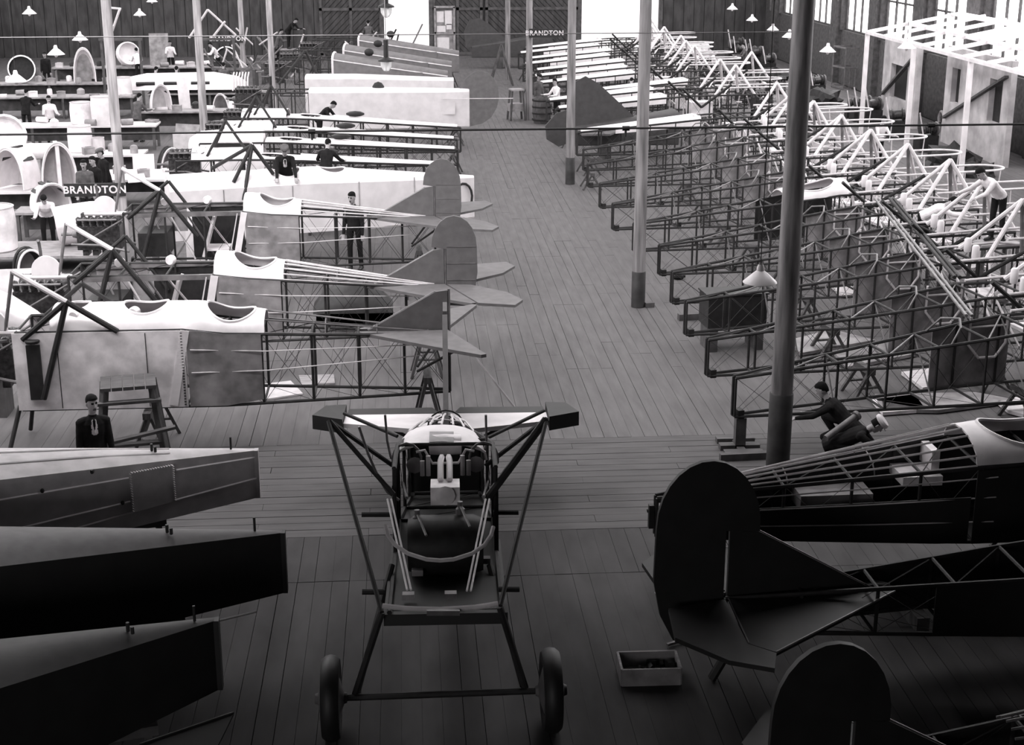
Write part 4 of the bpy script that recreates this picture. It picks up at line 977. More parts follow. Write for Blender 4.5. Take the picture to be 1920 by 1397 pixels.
t = thing('crate', 'black chest on blocks among the right row tails, left of the hanging lamp', 'crate', (6.15, 26.9, 0), .1)
b = MB(); b.box((0, 0, .78), (1.15, .6, .62)); b.build('body', 'iron', t, smooth=False)
b = MB(); b.box((0, 0, 1.1), (1.2, .64, .03)); b.build('lid', 'iron', t, smooth=False)
for x in (-.45, .45):
    b = MB(); b.box((x, 0, .24), (.16, .6, .48)); b.build('block', 'wood_dark', t, smooth=False)
bar_('foot_beam', 'dark foot beam on the floor left of the black chest', at(1272, 595, .06), at(1362, 590, .06), .14, .14, 'wood_dark', 'beam')
bar_('wood_block', 'small wooden block beside the foot of the free standing pole', at(1210, 572, .05), at(1226, 571, .05), .1, .1, 'wood_dark', 'block')
b = MB(); b.ball((0, 0, .05), (.14, .08, .06), 8); b.box((.1, .02, .06), (.12, .05, .05), .5); o = b.build('rag', 'cloth_dark'); o.location = at(1272, 524, 0); tag(o, 'small dark rag lying on the floor right of the free standing pole', 'rag')
# sheets, wings and panels lying on the floor between the frames
def panel(label, pts, z, mt, nm='loose_sheet', th=.06):
    P = [at(x, y, z) for x, y in pts]; c = sum(P, Vector())/len(P); b = MB(); b.slab([p-Vector((c.x, c.y, 0)) for p in P], (0, 0, th)); o = b.build(nm, mt); o.location = (c.x, c.y, 0); return tag(o, label, 'panel', 'loose panels between the right frames')
panel('bright metal panel lying flat below the coaming of the right row', [(1555, 535), (1665, 528), (1670, 545), (1580, 556)], .05, 'alu_bright')
panel('white tapered panel under the fourth and fifth right frames', [(1560, 528), (1672, 530), (1650, 548), (1570, 552)], .05, 'white_paint')
panel('pale square panel leaning low beside the man on the right', [(1660, 578), (1722, 573), (1725, 604), (1680, 610)], .05, 'ply')
panel('grey wing skin lying under the second right frame', [(1560, 660), (1700, 640), (1720, 665), (1590, 690)], .05, 'grey_sheet')
panel('bright sheet half in sunlight near the right edge of the second frame', [(1690, 700), (1810, 685), (1818, 712), (1730, 730)], .05, 'ply')
panel('grey rounded sheet on the floor under the nearest right frame', [(1640, 742), (1830, 738), (1905, 752), (1760, 772), (1650, 770)], .05, 'grey_sheet')
panel('white curved skin at the right edge above the foreground coaming', [(1870, 755), (1919, 745), (1919, 780), (1890, 772)], .05, 'white_paint')
panel('small ribbed tray on the floor behind the crouching man', [(1635, 752), (1715, 742), (1735, 770), (1655, 776)], .05, 'alu')
panel('long pale panel lying under the third right frame', [(1480, 640), (1560, 620), (1640, 640), (1500, 665)], .05, 'grey_sheet')
def spar(label, p, q, r=.035, mt='tube_grey'):
    b = MB(); p, q = Vector(p), Vector(q); d = q-p; s = Vector((-d.y, d.x, 0)).normalized()*.09
    b.tube((0, 0, 0), d, r, n=8); b.tube(s, d+s, r, n=8)
    for f in (.02, .35, .65, .98): b.tube(d*f, d*f+s, r*.9)
    o = b.build('wing_spar', mt); o.location = p; return tag(o, label, 'spar', 'steel spars lying across the right row')
Z_ = 1.79
spar('pale twin tube spar lying across the right noses near the white coaming', at(1640, 372, Z_), at(1812, 592, Z_), .028, 'tube_grey')
spar('dark twin tube spar lying across the right noses beside the pale one', at(1668, 372, Z_+.02), at(1790, 520, Z_+.02), .035, 'tube_dark')
# far right rows with white decks
def far_frame(label, X, Y, rz):
    t = thing('fuselage_frame', label, 'aircraft', (X, Y, 0), rz, 'white decked frames of the right row')
    F = Fz(L=7.2, hw=.52, zb=.6, h0=.7, h1=1.1, xw=4.0, pw=.95)
    frame(t, F, 'tube_dark', merge=True, r=.028, wires=True); deck(t, F, .1, 3.9, 'white_paint', rise=.04, up=.04); side_sheet(t, F, -1, 1.2, 3.9, 'white_paint', 'deck_edge', .01, .82, 1)
    rs = random.Random(2); one = MB()
    for k in range(14): x = 4.2+.26*k; one.tube((x, rs.uniform(-.5, .5), .6+1.1*rs.random()), (x+rs.uniform(-.6, .7), rs.uniform(-.5, .5), .7+1.3*rs.random()), .028)
    one.build('nose_tubing', 'tube_light', t)
    A = Vector((6.6, 0, 2.7)); struts(t, [(A, (5.7, -.48, 1.7)), (A, (7.2, -.45, 1.7)), (A, (6.9, .45, 1.7))], 'tube_light', .05, 'cabane_strut')
    struts(t, [((5.2, -.5, 1.3), (6.2, -.75, 2.1)), ((5.2, -.5, 1.3), (4.4, -.7, 2.0))], 'iron', .045, 'wing_strut')
    b = MB(); b.path([(6.0, -.42, 1.95)] + [(8.5+.55*math.cos(a), .42*math.sin(a), 1.95) for a in [-PI/2+PI*k/6 for k in range(7)]] + [(6.0, .42, 1.95)], .03); b.build('nose_hoop', 'tube_light', t)
    b = MB(); b.box((5.3, 0, 1.2), (.8, .6, .5)); b.build('fuel_tank', 'alu', t); engine(t, 7.3, 1.35, s=.8)
    return t
FR = [(5.4, 46.5), (5.3, 52.2), (5.2, 54.5), (7.0, 57.3), (5.4, 60.2), (5.4, 62.7), (5.7, 65.2), (5.4, 67.8), (5.8, 70.4), (5.6, 73.2), (6.1, 76.0)]
rs = random.Random(9); pf = None
for i, (X, Y) in enumerate(FR):
    lb = 'white decked frame at right, %s back from the dark finned tail' % (ORD[i] or 'first')
    if pf is None: pf = far_frame(lb, X, Y, .14)
    else: copy_tree(pf, lb, (X, Y, 0), .14+rs.uniform(-.03, .03))
    for k, x in enumerate((.4, 5.2)): trestle((X+x*math.cos(.14), Y+x*math.sin(.14), 0), PI/2+.14, 'trestle under the %s of the %s white decked right frame' % (['tail', 'front'][k], ORD[i] or 'first'), .56, 1.0)
t = thing('finned_tail', 'finished dark tail with large fin and rounded rudder standing by the aisle', 'aircraft', (5.5, 49.3, 0), .12)
F = Fz(L=5, hw=.6, zb=.5, h0=.5, h1=1.1, xw=4); covered(t, F, 0, 3.6, 'fabric_deep', 'fabric_deep', .1)
b = MB(); b.slab([(2.5, 0, 1.1), (.1, 0, 1.1), (.1, 0, 2.55), (.5, 0, 2.75), (.95, 0, 2.5)], (0, .07, 0)); b.build('fin', 'fabric_deep', t)
b = MB(); b.slab([(x, 0, q) for x, q in [(.05, .6), (.05, 1.7), (-.5, 1.55), (-.85, 1.15), (-.8, .7), (-.4, .45)]], (0, .07, 0)); b.build('rudder', 'fabric_deep', t)
b = MB(); b.slab([(1.9, -.1, 1.0), (.2, -.1, 1.0), (.1, -1.3, 1.0), (1.0, -1.4, 1.0)], (0, 0, .06)); b.build('tailplane', 'fin_grey', t)
b = MB(); b.box((1.2, 0, .24), (.2, .8, .48)); b.build('support', 'wood_dark', t, smooth=False)
t = thing('finned_tail', 'dim grey rounded fin at the far end of the aisle, left of the sign pole', 'aircraft', (3.6, 79.3, 0), .15)
F = Fz(L=5, hw=.6, zb=.6, h0=.5, h1=1.1, xw=4); covered(t, F, 0, 4.2, 'fabric_deep', 'fabric_deep', .1)
b = MB(); b.slab([(x, 0, q) for x, q in [(2.2, 1.2), (-.3, 1.1), (-.4, 1.9), (-.1, 2.5), (.4, 2.6), (.9, 2.3)]], (0, .07, 0)); b.build('fin', 'fabric_deep', t)
b = MB(); b.box((1.5, 0, .3), (.2, .8, .6)); b.build('support', 'wood_dark', t, smooth=False)
# barrel under the sign, stool by the aisle
t = thing('water_barrel', 'dark wooden water barrel at the foot of the signed pole', 'barrel', (5.36, 58.2, 0))
b = MB(); b.lathe([(.3, 0), (.36, .3), (.37, .5), (.35, .8), (.31, 1.0), (.28, 1.0), (.27, .9)], 18); b.build('staves', 'wood_dark', t)
for z in (.15, .4, .65, .9):
    b = MB(); b.lathe([(.375, z-.03), (.38, z+.03)], 18, cap=False); b.build('hoop', 'iron', t)
t = thing('step_stand', 'small trestle stand by the aisle left of the barrel', 'stand', at(968, 225, 0), .2)
b = MB(); b.box((0, 0, 1.2), (.5, .5, .06)); b.box((0, .1, .5), (.6, .5, .3)); b.build('shelf', 'wood', t, smooth=False)
for x, y in ((-.3, -.25), (.3, -.25), (-.3, .25), (.3, .25)):
    b = MB(); b.beam((x*.7, y*.7, 1.2), (x, y, 0), .06, .06); b.build('leg', 'wood_dark', t, smooth=False)
trestle((5.55, 43.95, 0), PI/2, 'small dark trestle under the tenth right row tail by the slimmer aisle pole', .52, .8)
t = thing('a_frame_stand', 'dark A-frame stand at the far end of the aisle', 'stand', at(940, 160, 0))
for s in (-1, 1):
    for y in (-.3, .3):
        b = MB(); b.beam((0, y*.4, 1.9), (s*.55, y, 0), .08, .08); b.build('leg', 'wood_dark', t, smooth=False)
    b = MB(); b.beam((s*.3, -.25, .8), (s*.3, .25, .8), .06, .06); b.build('rung', 'wood_dark', t, smooth=False)
# ================================================================== LEFT: BENCHES, COWLS, DRUMS
def bench(label, px, py, z, wd, dp, rz=0, m='wood'):
    p = at(px, py, z); t = thing('work_bench', label, 'bench', (p.x, p.y, 0), rz, 'work benches at left')
    n = 4
    for k in range(n):
        b = MB(); b.box((0, -dp/2+(k+.5)*dp/n, z-.03), (wd, dp/n-.01, .06)); b.build('board', m, t, smooth=False)
    nl = max(2, int(wd/2)+1)
    for k in range(nl):
        x = -wd/2+.1+(wd-.2)*k/(nl-1)
        for y in (-dp/2+.08, dp/2-.08):
            b = MB(); b.box((x, y, (z-.06)/2), (.09, .09, z-.06)); b.build('leg', 'wood_dark', t, smooth=False)
        b = MB(); b.box((x, 0, z-.1), (.07, dp-.1, .08)); b.build('rail', 'wood_dark', t, smooth=False)
    return t
BZ = .86
def benchw(label, x, y, z, wd, dp, m='wood'):
    q = Vector((x, y, z)); px = None
    t = thing('work_bench', label, 'bench', (x, y, 0), 0, 'work benches at left')
    for k in range(4):
        b = MB(); b.box((0, -dp/2+(k+.5)*dp/4, z-.03), (wd, dp/4-.01, .06)); b.build('board', m, t, smooth=False)
    nl = max(2, int(wd/2)+1)
    for k in range(nl):
        xx = -wd/2+.1+(wd-.2)*k/(nl-1)
        for yy in (-dp/2+.08, dp/2-.08):
            b = MB(); b.box((xx, yy, (z-.06)/2), (.09, .09, z-.06)); b.build('leg', 'wood_dark', t, smooth=False)
        b = MB(); b.box((xx, 0, z-.1), (.07, dp-.1, .08)); b.build('rail', 'wood_dark', t, smooth=False)
    b = MB(); b.box((0, dp/2-.1, z*.55), (wd-.2, .04, z*.6)); b.build('back_board', 'wood_dark', t, smooth=False)
BZ = .86
BN = [('long pale bench under the first white drum at left', -10.9, 46.4, BZ, 5.8, 1.1, 'ply'), ('long bench under the taller white drum at left', -11.8, 52.9, BZ, 6.4, 1.1, 'ply'),
 ('bench with white panels left of the white decked frames', -8.1, 56.5, BZ, 3.8, 1.0, 'wood'), ('bench with a pale pot at far left', -13.6, 61.4, BZ, 5.6, 1.1, 'wood'),
 ('pale bench under the white wing in the back left', -7.9, 62.4, BZ, 5.0, 1.3, 'wood'), ('back left bench before the dark wall', -12.6, 73.0, BZ, 8, 1.1, 'wood'),
 ('far left bench with the glassy hoop cowl', -15.2, 66.2, BZ, 5.6, 1.0, 'wood'), ('bench with papers and sheets right of the pale left pole', -7.7, 42.3, BZ, 2.6, 1.8, 'ply'),
 ('low bench with the big shiny drum at the left edge', -8.6, 34.6, .45, 3.4, 1.7, 'wood'), ('bench under the two-lobed white cowl', -10.0, 40.3, BZ, 2.8, 1.1, 'ply'),
 ('small bench under the louvred cowl at left', -9.0, 37.7, .78, 1.6, .9, 'wood'), ('tall stand at the left edge carrying a black mudguard', -7.7, 29.3, .9, 1.3, 1.5, 'wood')]
for a in BN: benchw(*a)
def drum(label, px, py, z, r, h, m='white_paint', tilt=None, nm='drum', cat='drum', lean=0):
    p = at(px, py, z); t = thing(nm, label, cat, p, 0, 'cowl drums at left'); b = MB()
    ax = tilt or (0, 0, 1)
    b.lathe([(r*.93, 0), (r, .03*h), (r*1.03, h*.3), (r*1.03, h*.7), (r*.96, h), (r*.9, h), (r*.92, h*.6), (r*.88, .05*h), (r*.3, .04*h)], 24, (0, 0, 0), ax); b.build('shell', m, t)
    b = MB(); b.lathe([(r*.99, h), (r*1.0, h+.02), (r*.9, h+.02)], 24, (0, 0, 0), ax, cap=False); b.build('rim', 'alu_bright', t)
    return t
drum('bright white drum standing on the first left bench', 152, 284, BZ, .36, .78)
drum('taller white drum left of the pale pole on the second left bench', 193, 233, BZ, .36, .95)
drum('greyish drum between the two white ones', 153, 231, BZ, .36, .72, 'alu')
drum('large shiny drum lying on its side below the black sign', 108, 424, .92, .46, 1.15, 'alu_bright', (1, .15, .1))
drum('pale rounded tank at the very left edge', -8, 468, .45, .5, 1.0, 'alu')
drum('small pale keg on the second left bench near the pole', 185, 283, BZ, .2, .4, 'alu_bright')
drum('pale pot under the white wing in the back left', 232, 178, BZ, .34, .7, 'white_paint')
drum('white round dish on edge right of the pale left pole', 238, 102.5, 1.41, .55, .3, 'white_paint', (.5, -.8, .3))
drum('big pale disc-like cowl at the left edge on the bench', 8, 258, 1.5, .64, .3, 'alu', (.25, -.9, .35))
drum('dark ring leaning at the far left under the sign', 425, 110, .66, .62, .12, 'iron', (0, -1, .2))
drum('dark round ring on the far left bench', 41, 129, 1.46, .58, .3, 'iron', (.2, -1, .1))
def cowl(label, px, py, z, w_, h, d, m='alu_bright', rz=0, lobes=1, slots=0, tilt=0, nm='engine_cowl', ribs=0):
    p = at(px, py, z); t = thing(nm, label, 'cowling', p, rz, 'engine cowls at left'); t.rotation_euler = (tilt, 0, rz)
    b = MB(); R = []
    for i in range(5):
        f = i/4; k = 1-.18*f*f
        o = [Vector((w_/2*k*math.cos(a), -d/2+d*f, h*k*math.sin(a)**.8)) for a in [PI*q/16 for q in range(17)]]
        R.append(o + [Vector((v.x*.94, v.y, v.z*.95)) for v in reversed(o)])
    b.loft(R); b.build('shell', m, t)
    b = MB(); b.path([(w_/2*1.01*math.cos(a), -d/2, h*1.01*math.sin(a)**.8) for a in [PI*q/16 for q in range(17)]], .025); b.build('front_rim', 'white_paint', t)
    b = MB(); b.slab([(w_/2*.84*math.cos(a), d/2-.03, h*.83*math.sin(a)**.8) for a in [PI*q/16 for q in range(17)]], (0, .02, 0)); b.build('back_plate', 'grey_sheet' if m != 'white_paint' else 'fabric_grey', t)
    for l in range(lobes-1):
        b = MB(); b.box((0, 0, h*.5), (.1, d*.9, h*.95)); b.build('divider', m, t, smooth=False)
    for q in range(slots):
        a = PI*(.25+.5*q/max(1, slots-1)); b = MB(); b.box((w_/2*.97*math.cos(a), 0, h*.97*math.sin(a)), (.1, d*.5, .05), 0, 0, -a+PI/2); b.build('louvre', 'iron', t, smooth=False)
    for q in range(ribs):
        b = MB(); y = -d/2+d*(q+.5)/ribs; b.path([(w_/2*.99*math.cos(a), y, h*.99*math.sin(a)**.8) for a in [PI*q2/12 for q2 in range(13)]], .03); b.build('rib', 'iron', t)
    return t
cowl('two-lobed white engine cowl with open grey front at left', 112, 352, BZ, .9, 1.25, .7, 'white_paint', .3, 2, 0)
cowl('white slotted cowl left of the two-lobed one', 38, 350, .9, .9, 1.1, .9, 'white_paint', -.4, 1, 3)
cowl('white louvred cowl below the two-lobed one', 92, 392, .78, .9, .7, .8, 'white_paint', .5, 1, 4)
cowl('striped cowl with dark ribs before the pale pole behind the left row', 322, 343, 0, .75, 1.1, .6, 'alu_bright', .4, 1, 0, 0, 'engine_cowl', 3)
cowl('curved white panel standing right of the grey man at left', 300, 206, BZ, .8, .95, .35, 'white_paint', .6, 1, 1)
cowl('black mudguard-like cowl at the left edge above the nearest front panel', 55, 515, .9, .55, .55, .5, 'iron', .5, 1, 0, 0, 'engine_cowl', 2)
cowl('grey cowl standing right of the pale striped pole', 420, 222, 0, .7, 1.0, .5, 'fabric_grey', -.3)
cowl('large upright glassy hoop cowl at far left', 160, 153, BZ, .9, 1.45, .35, 'alu', .2)
def sheet(label, px, py, z, w_, h, rz, tilt, m='alu', nm='metal_sheet'):
    p = at(px, py, z); b = MB(); b.loft([[Vector((x, .04*math.cos(x*2)-q, zz)) for x in (-w_/2, -w_/4, 0, w_/4, w_/2)] + [Vector((x, .04*math.cos(x*2)+q, zz)) for x in (w_/2, w_/4, 0, -w_/4, -w_/2)] for zz, q in ((0, .012), (h/2, .012), (h, .012))])
    o = b.build(nm, m); o.location = p; o.rotation_euler = (tilt, 0, rz); return tag(o, label, 'sheet', 'loose metal sheets at left')
sheet('tall narrow white sheet leaning between two left benches', 352, 240, .0, .45, 1.9, .5, -.12, 'white_paint')
sheet('grey sheet leaning behind the striped cowl', 352, 338, 0, .7, 1.5, .2, -.2, 'fabric_grey')
sheet('tall grey board leaning beside the pale oval-windowed shell', 345, 306, 0, .9, 1.3, -.4, -.3, 'grey_sheet')
sheet('pale sheet standing on the bench right of the pole', 270, 322, BZ, .6, .5, .1, -.2, 'fabric_white')
sheet('grey flat sheet leaning at the left edge above the nearest nose', 30, 560, .9, .9, .6, .1, -.5, 'fabric_grey')
sheet('pale plank leaning inside the second left row frame', 296, 545, 0, .16, 1.6, .1, -.2, 'wood')
sheet('small pale sheet lying before the white covered nose', 258, 340, BZ, .5, .3, .4, -.9, 'paper')
sheet('pale board standing behind the third left row frame', 372, 514, 0, .5, 1.5, 0, -.1, 'fabric_white')
sheet('dark cabinet-like board behind the white wing', 300, 128, 0, 1.0, 1.8, 0, -.1, 'grey_sheet')
# small parts lying on the benches
rs = random.Random(17)
KINDS_ = [('parts_tray', 'tray'), ('small_tank', 'tank'), ('cylinder_cover', 'cover'), ('tool_box', 'box')]
SHORT = {BN[0][0]: 'bench under the white drum', BN[1][0]: 'bench under the taller drum', BN[2][0]: 'bench with white panels', BN[3][0]: 'bench with the pale pot', BN[4][0]: 'bench under the white wing', BN[5][0]: 'back left bench', BN[6][0]: 'far left hoop bench', BN[7][0]: 'bench with papers'}
for lb, bx, by, bz, wd, dp, _m in BN[:8]:
    if 'wing' in lb: continue
    k = int(wd*1.7)
    for i in range(k):
        kd = rs.randrange(4); x = bx-wd/2+(i+.5)*wd/k+rs.uniform(-.08, .08); y = by+rs.uniform(-.12, .12)+(.33 if i % 2 else -.33)
        sc_ = rs.uniform(.8, 1.2); m_ = rs.choice(['white_paint', 'alu_bright', 'grey_sheet', 'iron', 'wood', 'alu'])
        b = MB()
        if kd == 0: b.box((0, 0, .02), (.42*sc_, .26, .04)); b.box((0, .12, .06), (.42*sc_, .02, .08)); b.box((0, -.12, .06), (.42*sc_, .02, .08)); b.box((.2*sc_, 0, .06), (.02, .26, .08)); b.box((-.2*sc_, 0, .06), (.02, .26, .08))
        elif kd == 1: b.lathe([(.03, -.22), (.1, -.2), (.11, .2), (.03, .22)], 10, (0, 0, .11), (1, .2, 0))
        elif kd == 2: b.lathe([(.13*sc_, 0), (.13*sc_, .18), (.09, .24), (.03, .26)], 12)
        else: b.box((0, 0, .09), (.34, .2, .18)); b.box((0, 0, .2), (.35, .21, .03)); b.tube((-.1, 0, .23), (.1, 0, .23), .012)
        o = b.build(KINDS_[kd][0], m_); o.location = (x, y, bz); o.rotation_euler = (0, 0, rs.uniform(-.6, .6))
        tag(o, '%s %s %s, %s thing from the left on the %s' % (rs.choice(['small']), {'white_paint': 'white', 'alu_bright': 'shiny', 'grey_sheet': 'grey', 'iron': 'black', 'wood': 'wooden', 'alu': 'dull'}[m_], KINDS_[kd][1], ORD[i] or 'first', SHORT[lb]), KINDS_[kd][1], 'small parts on the left benches')
# white wing-like structure with openings, back left
p = at(348, 172, BZ)
t = thing('wing_section', 'long white wing section with dark slots on a bench in the back left', 'wing', (p.x, p.y, BZ), 0)
b = MB(); b.loft([[Vector((x, y*k, .05+z*k)) for y, z in ((-.7, .1), (-.5, .5), (-.1, .72), (.4, .6), (.8, .15), (.3, 0))] for x, k in ((-2.6, .7), (-1.5, 1), (1.2, 1.05), (2.2, .8), (2.5, .5))]); b.build('skin', 'white_paint', t)
for x in (-1.5, -.4, .7):
    b = MB(); b.box((x, -.58, .38), (.75, .16, .1), 0, -1.0); b.build('slot', 'iron', t, smooth=False)
for k in range(6):
    b = MB(); b.path([(2.0+.12*k, -.7, .1), (2.0+.12*k, -.4, .6), (2.0+.12*k, .1, .75)], .03); b.build('rib', 'white_paint', t)
# long white tube and pale beam
p = at(60, 285, 1.15); t = thing('long_tank', 'long white tube-like tank lying at the left edge below the tension rod', 'tank', (p.x-.6, p.y-.35, 0))
b = MB(); b.lathe([(.05, -1.9), (.22, -1.8), (.24, 0), (.24, 1.4), (.2, 1.5), (.14, 1.5)], 16, (0, 0, 1.22), (1, 0, 0)); b.build('shell', 'white_paint', t)
for x in (-1.2, .9):
    b = MB(); b.box((x, 0, .5), (.12, .5, 1.0)); b.build('support', 'wood', t, smooth=False)
# big nose cowling at the left edge
t = thing('nose_cowling', 'big tapered metal nose cowling entering at the left edge beside the nearest front panel', 'cowling', (-6.9, 23.9, 0))
b = MB(); A, B_ = atY(-30, 575, 23.9), atY(92, 630, 23.85); o_ = Vector((-6.9, 23.9, 0))
b.path([A-o_, A+(B_-A)*.3-o_, A+(B_-A)*.7-o_, B_-o_], [.36, .36, .3, .2], 20); b.build('shell', 'alu_bright', t)
b = MB(); b.path([A+(B_-A)*f-o_+Vector((0, -.1, .31-.1*f)) for f in (.1, .4, .75)], .012); b.build('seam', 'iron', t)
for x_, y_ in ((-1.2, 0), (.2, 0)):
    b = MB(); b.box((x_, y_, .85), (.12, .5, 1.7)); b.build('support', 'wood_dark', t, smooth=False)
# pale A-frame props of the far left
def prop(label, px, py, Y, segs):
    p = atY(px, py, Y); t = thing('prop_frame', label, 'frame', (p.x, Y, 0), 0, 'pale strut frames at the back left')
    for a, c in segs:
        b = MB(); b.tube(Vector((a[0], 0, p.z+a[1])), Vector((c[0], .3, p.z+c[1])), .05, n=6); b.build('strut', 'tube_light', t)
    for x in (-.8, .8):
        b = MB(); b.box((x, .15, (p.z-.6)/2), (.1, .1, p.z-.6)); b.build('post', 'wood_dark', t, smooth=False)
    b = MB(); b.beam((-.9, .15, p.z-.65), (.9, .15, p.z-.65), .12, .1); b.build('rail', 'wood_dark', t, smooth=False)
prop('pale strut pyramid behind the second left pole, under the sign', 400, 45, 66, [((-.2, .6), (-1.1, -.6)), ((-.2, .6), (.9, -.5)), ((.5, .1), (-.2, -.7))])
prop('pale bent strut frame just right of the pale left pole near the top', 222, 45, 64.8, [((-.6, .7), (.1, .6)), ((.1, .6), (-.5, -.7)), ((-.6, .7), (-.5, -.6))])
# wooden step stand before the nearest left aircraft
t = thing('step_stand', 'wooden stand with square plank top before the metal front panel', 'stand', (at(252, 694, 1.42).x, 21.0, 0), .18, None)
n = 5
for k in range(n):
    b = MB(); b.box((-.4+.8*(k+.5)/n, 0, 1.4), (.8/n-.012, .62, .05)); b.build('board', 'wood_dark', t, smooth=False)
for sx in (-1, 1):
    for sy in (-1, 1):
        b = MB(); b.beam((sx*.34, sy*.25, 1.37), (sx*.5, sy*.36, 0), .1, .09); b.build('leg', 'wood_dark', t, smooth=False)
    b = MB(); b.beam((sx*.4, -.32, .75), (sx*.4, .32, .75), .1, .05); b.build('rail', 'wood_dark', t, smooth=False)
for z in (1.2, .55):
    b = MB(); b.beam((-.45, -.31, z), (.45, -.31, z), .11, .04); b.build('rail', 'wood_dark', t, smooth=False)
b = MB(); b.beam((-.6, -.5, .62), (.62, -.42, .8), .1, .04); b.build('step', 'wood_dark', t, smooth=False)
# pile of frames near the back wall, left of the doorway
rs = random.Random(21)
for i in range(6):
    X, Y = [(-7.7, 70.0), (-7.6, 73), (-5.0, 73.6), (-2.4, 74.4), (-7.4, 76), (.2, 75.2)][i]
    t = thing('strut_frame', 'tangled strut frame near the back wall, %s' % ['nearest the camera', 'left one of the middle row', 'second of the middle row', 'third of the middle row', 'farthest back at left', 'rightmost by the doorway'][i], 'frame', (X, Y, 0), rs.uniform(-.15, .15), 'tangled strut frames near the back wall')
    for k in range(9):
        a = Vector((rs.uniform(-1, 1), rs.uniform(-.5, .5), rs.uniform(.2, 1.6))); c = a + Vector((rs.uniform(-1, 1), rs.uniform(-.4, .4), rs.uniform(.3, 1.4)))
        b = MB(); b.tube(a, c, .04); b.build('strut', ['tube_light', 'iron', 'tube_grey'][k % 3], t)
    for x in (-.9, .9):
        b = MB(); b.box((x, 0, .5), (.12, .8, 1.0)); b.build('support', 'wood_dark', t, smooth=False)
    b = MB(); b.beam((-1.1, 0, 1.0), (1.1, 0, 1.0), .12, .12); b.build('rail', 'tube_grey', t, smooth=False)
# ================================================================== RIGHT WALL: LEAN-TO CANOPY, PLASTER PIERS, SHELVES
t = thing('canopy_frame', 'white lean-to canopy frame along the right wall', 'canopy', (17, 46, 0))
o_ = Vector((17, 46, 0)); Y0, Y1 = 39.0, 54.5
for X, z, w_ in ((17.0, 3.7, .16), (18.6, 4.0, .3), (20.3, 4.35, .5)):
    b = MB(); b.box((X-17, (Y0+Y1)/2-46, z), (w_, Y1-Y0, .1)); b.build('purlin', 'canopy', t, smooth=False)
for k in range(9):
    y = Y0+(Y1-Y0)*k/8; b = MB(); b.beam((0, y-46, 3.72), (3.6, y-46, 4.4), .1, .12); b.build('rafter', 'canopy', t, smooth=False)
for k in range(4):
    y = Y0+(Y1-Y0)*k/3; b = MB(); b.box((0, y-46, 1.85), (.14, .14, 3.7)); b.build('post', 'canopy' if k else 'wood_dark', t, smooth=False)
for k in (0, 2, 4):
    y = Y0+(Y1-Y0)*k/8; y1 = Y0+(Y1-Y0)*(k+1)/8; b = MB(); b.slab([(1.6, y-46+.1, 4.05), (3.4, y-46+.1, 4.4), (3.4, y1-46-.1, 4.4), (1.6, y1-46-.1, 4.05)], (0, 0, .03)); b.build('roof_sheet', 'canopy', t, smooth=False)
def plaster(label, Y0, Y1, h, holes, X=19.4):
    t = thing('plaster_partition', label, 'partition', (X, (Y0+Y1)/2, 0), 0, 'white plaster partitions of the right wall')
    W_ = Y1-Y0; ys = sorted({-W_/2, W_/2} | {a for q in holes for a in (q[0], q[1])})
    for i in range(len(ys)-1):
        a, c = ys[i], ys[i+1]; hs = [q for q in holes if q[0] <= a+1e-6 and q[1] >= c-1e-6]; z = 0
        for q in sorted(hs, key=lambda q: q[2]) + [(0, 0, h, h)]:
            if q[2]-z > .01:
                b = MB(); b.box((0, (a+c)/2, (z+q[2])/2), (.2, c-a, q[2]-z)); b.build('wall_piece', 'plaster', t, smooth=False)
            z = q[3]
    for q in holes:
        b = MB(); b.box((.12, (q[0]+q[1])/2, (q[2]+q[3])/2), (.04, q[1]-q[0]+.1, q[3]-q[2]+.1)); b.build('dark_opening', 'iron', t, smooth=False)
    b = MB(); b.beam((-.16, -W_/2+.2, h-.5), (-.16, W_/2-.3, .9), .16, .08); b.build('brace', 'wood_dark', t, smooth=False)
    return t
plaster('white plaster partition with two dark openings under the canopy', 46.6, 52.4, 3.4, [(-2.3, -1.2, 1.3, 2.7), (1.5, 2.3, 1.5, 2.7)])
plaster('white plaster partition at the right edge below the canopy', 38.6, 43.2, 3.0, [(.6, 1.5, 1.2, 2.0)])
plaster('grey plaster partition farther back on the right wall', 55.5, 59.5, 3.2, [(-1.0, 1.0, .9, 2.2)])
t = thing('ring_gear', 'pale ring leaning on the floor before the plaster partition', 'ring', at(1765, 222, .25)); b = MB(); b.path([(0, .26*math.cos(2*PI*k/20), .26*math.sin(2*PI*k/20)) for k in range(20)], .06, closed=True); b.build('ring', 'tube_light', t)
b = MB(); b.ball((0, 0, -.2), (.12, .2, .06)); b.build('foot', 'iron', t)
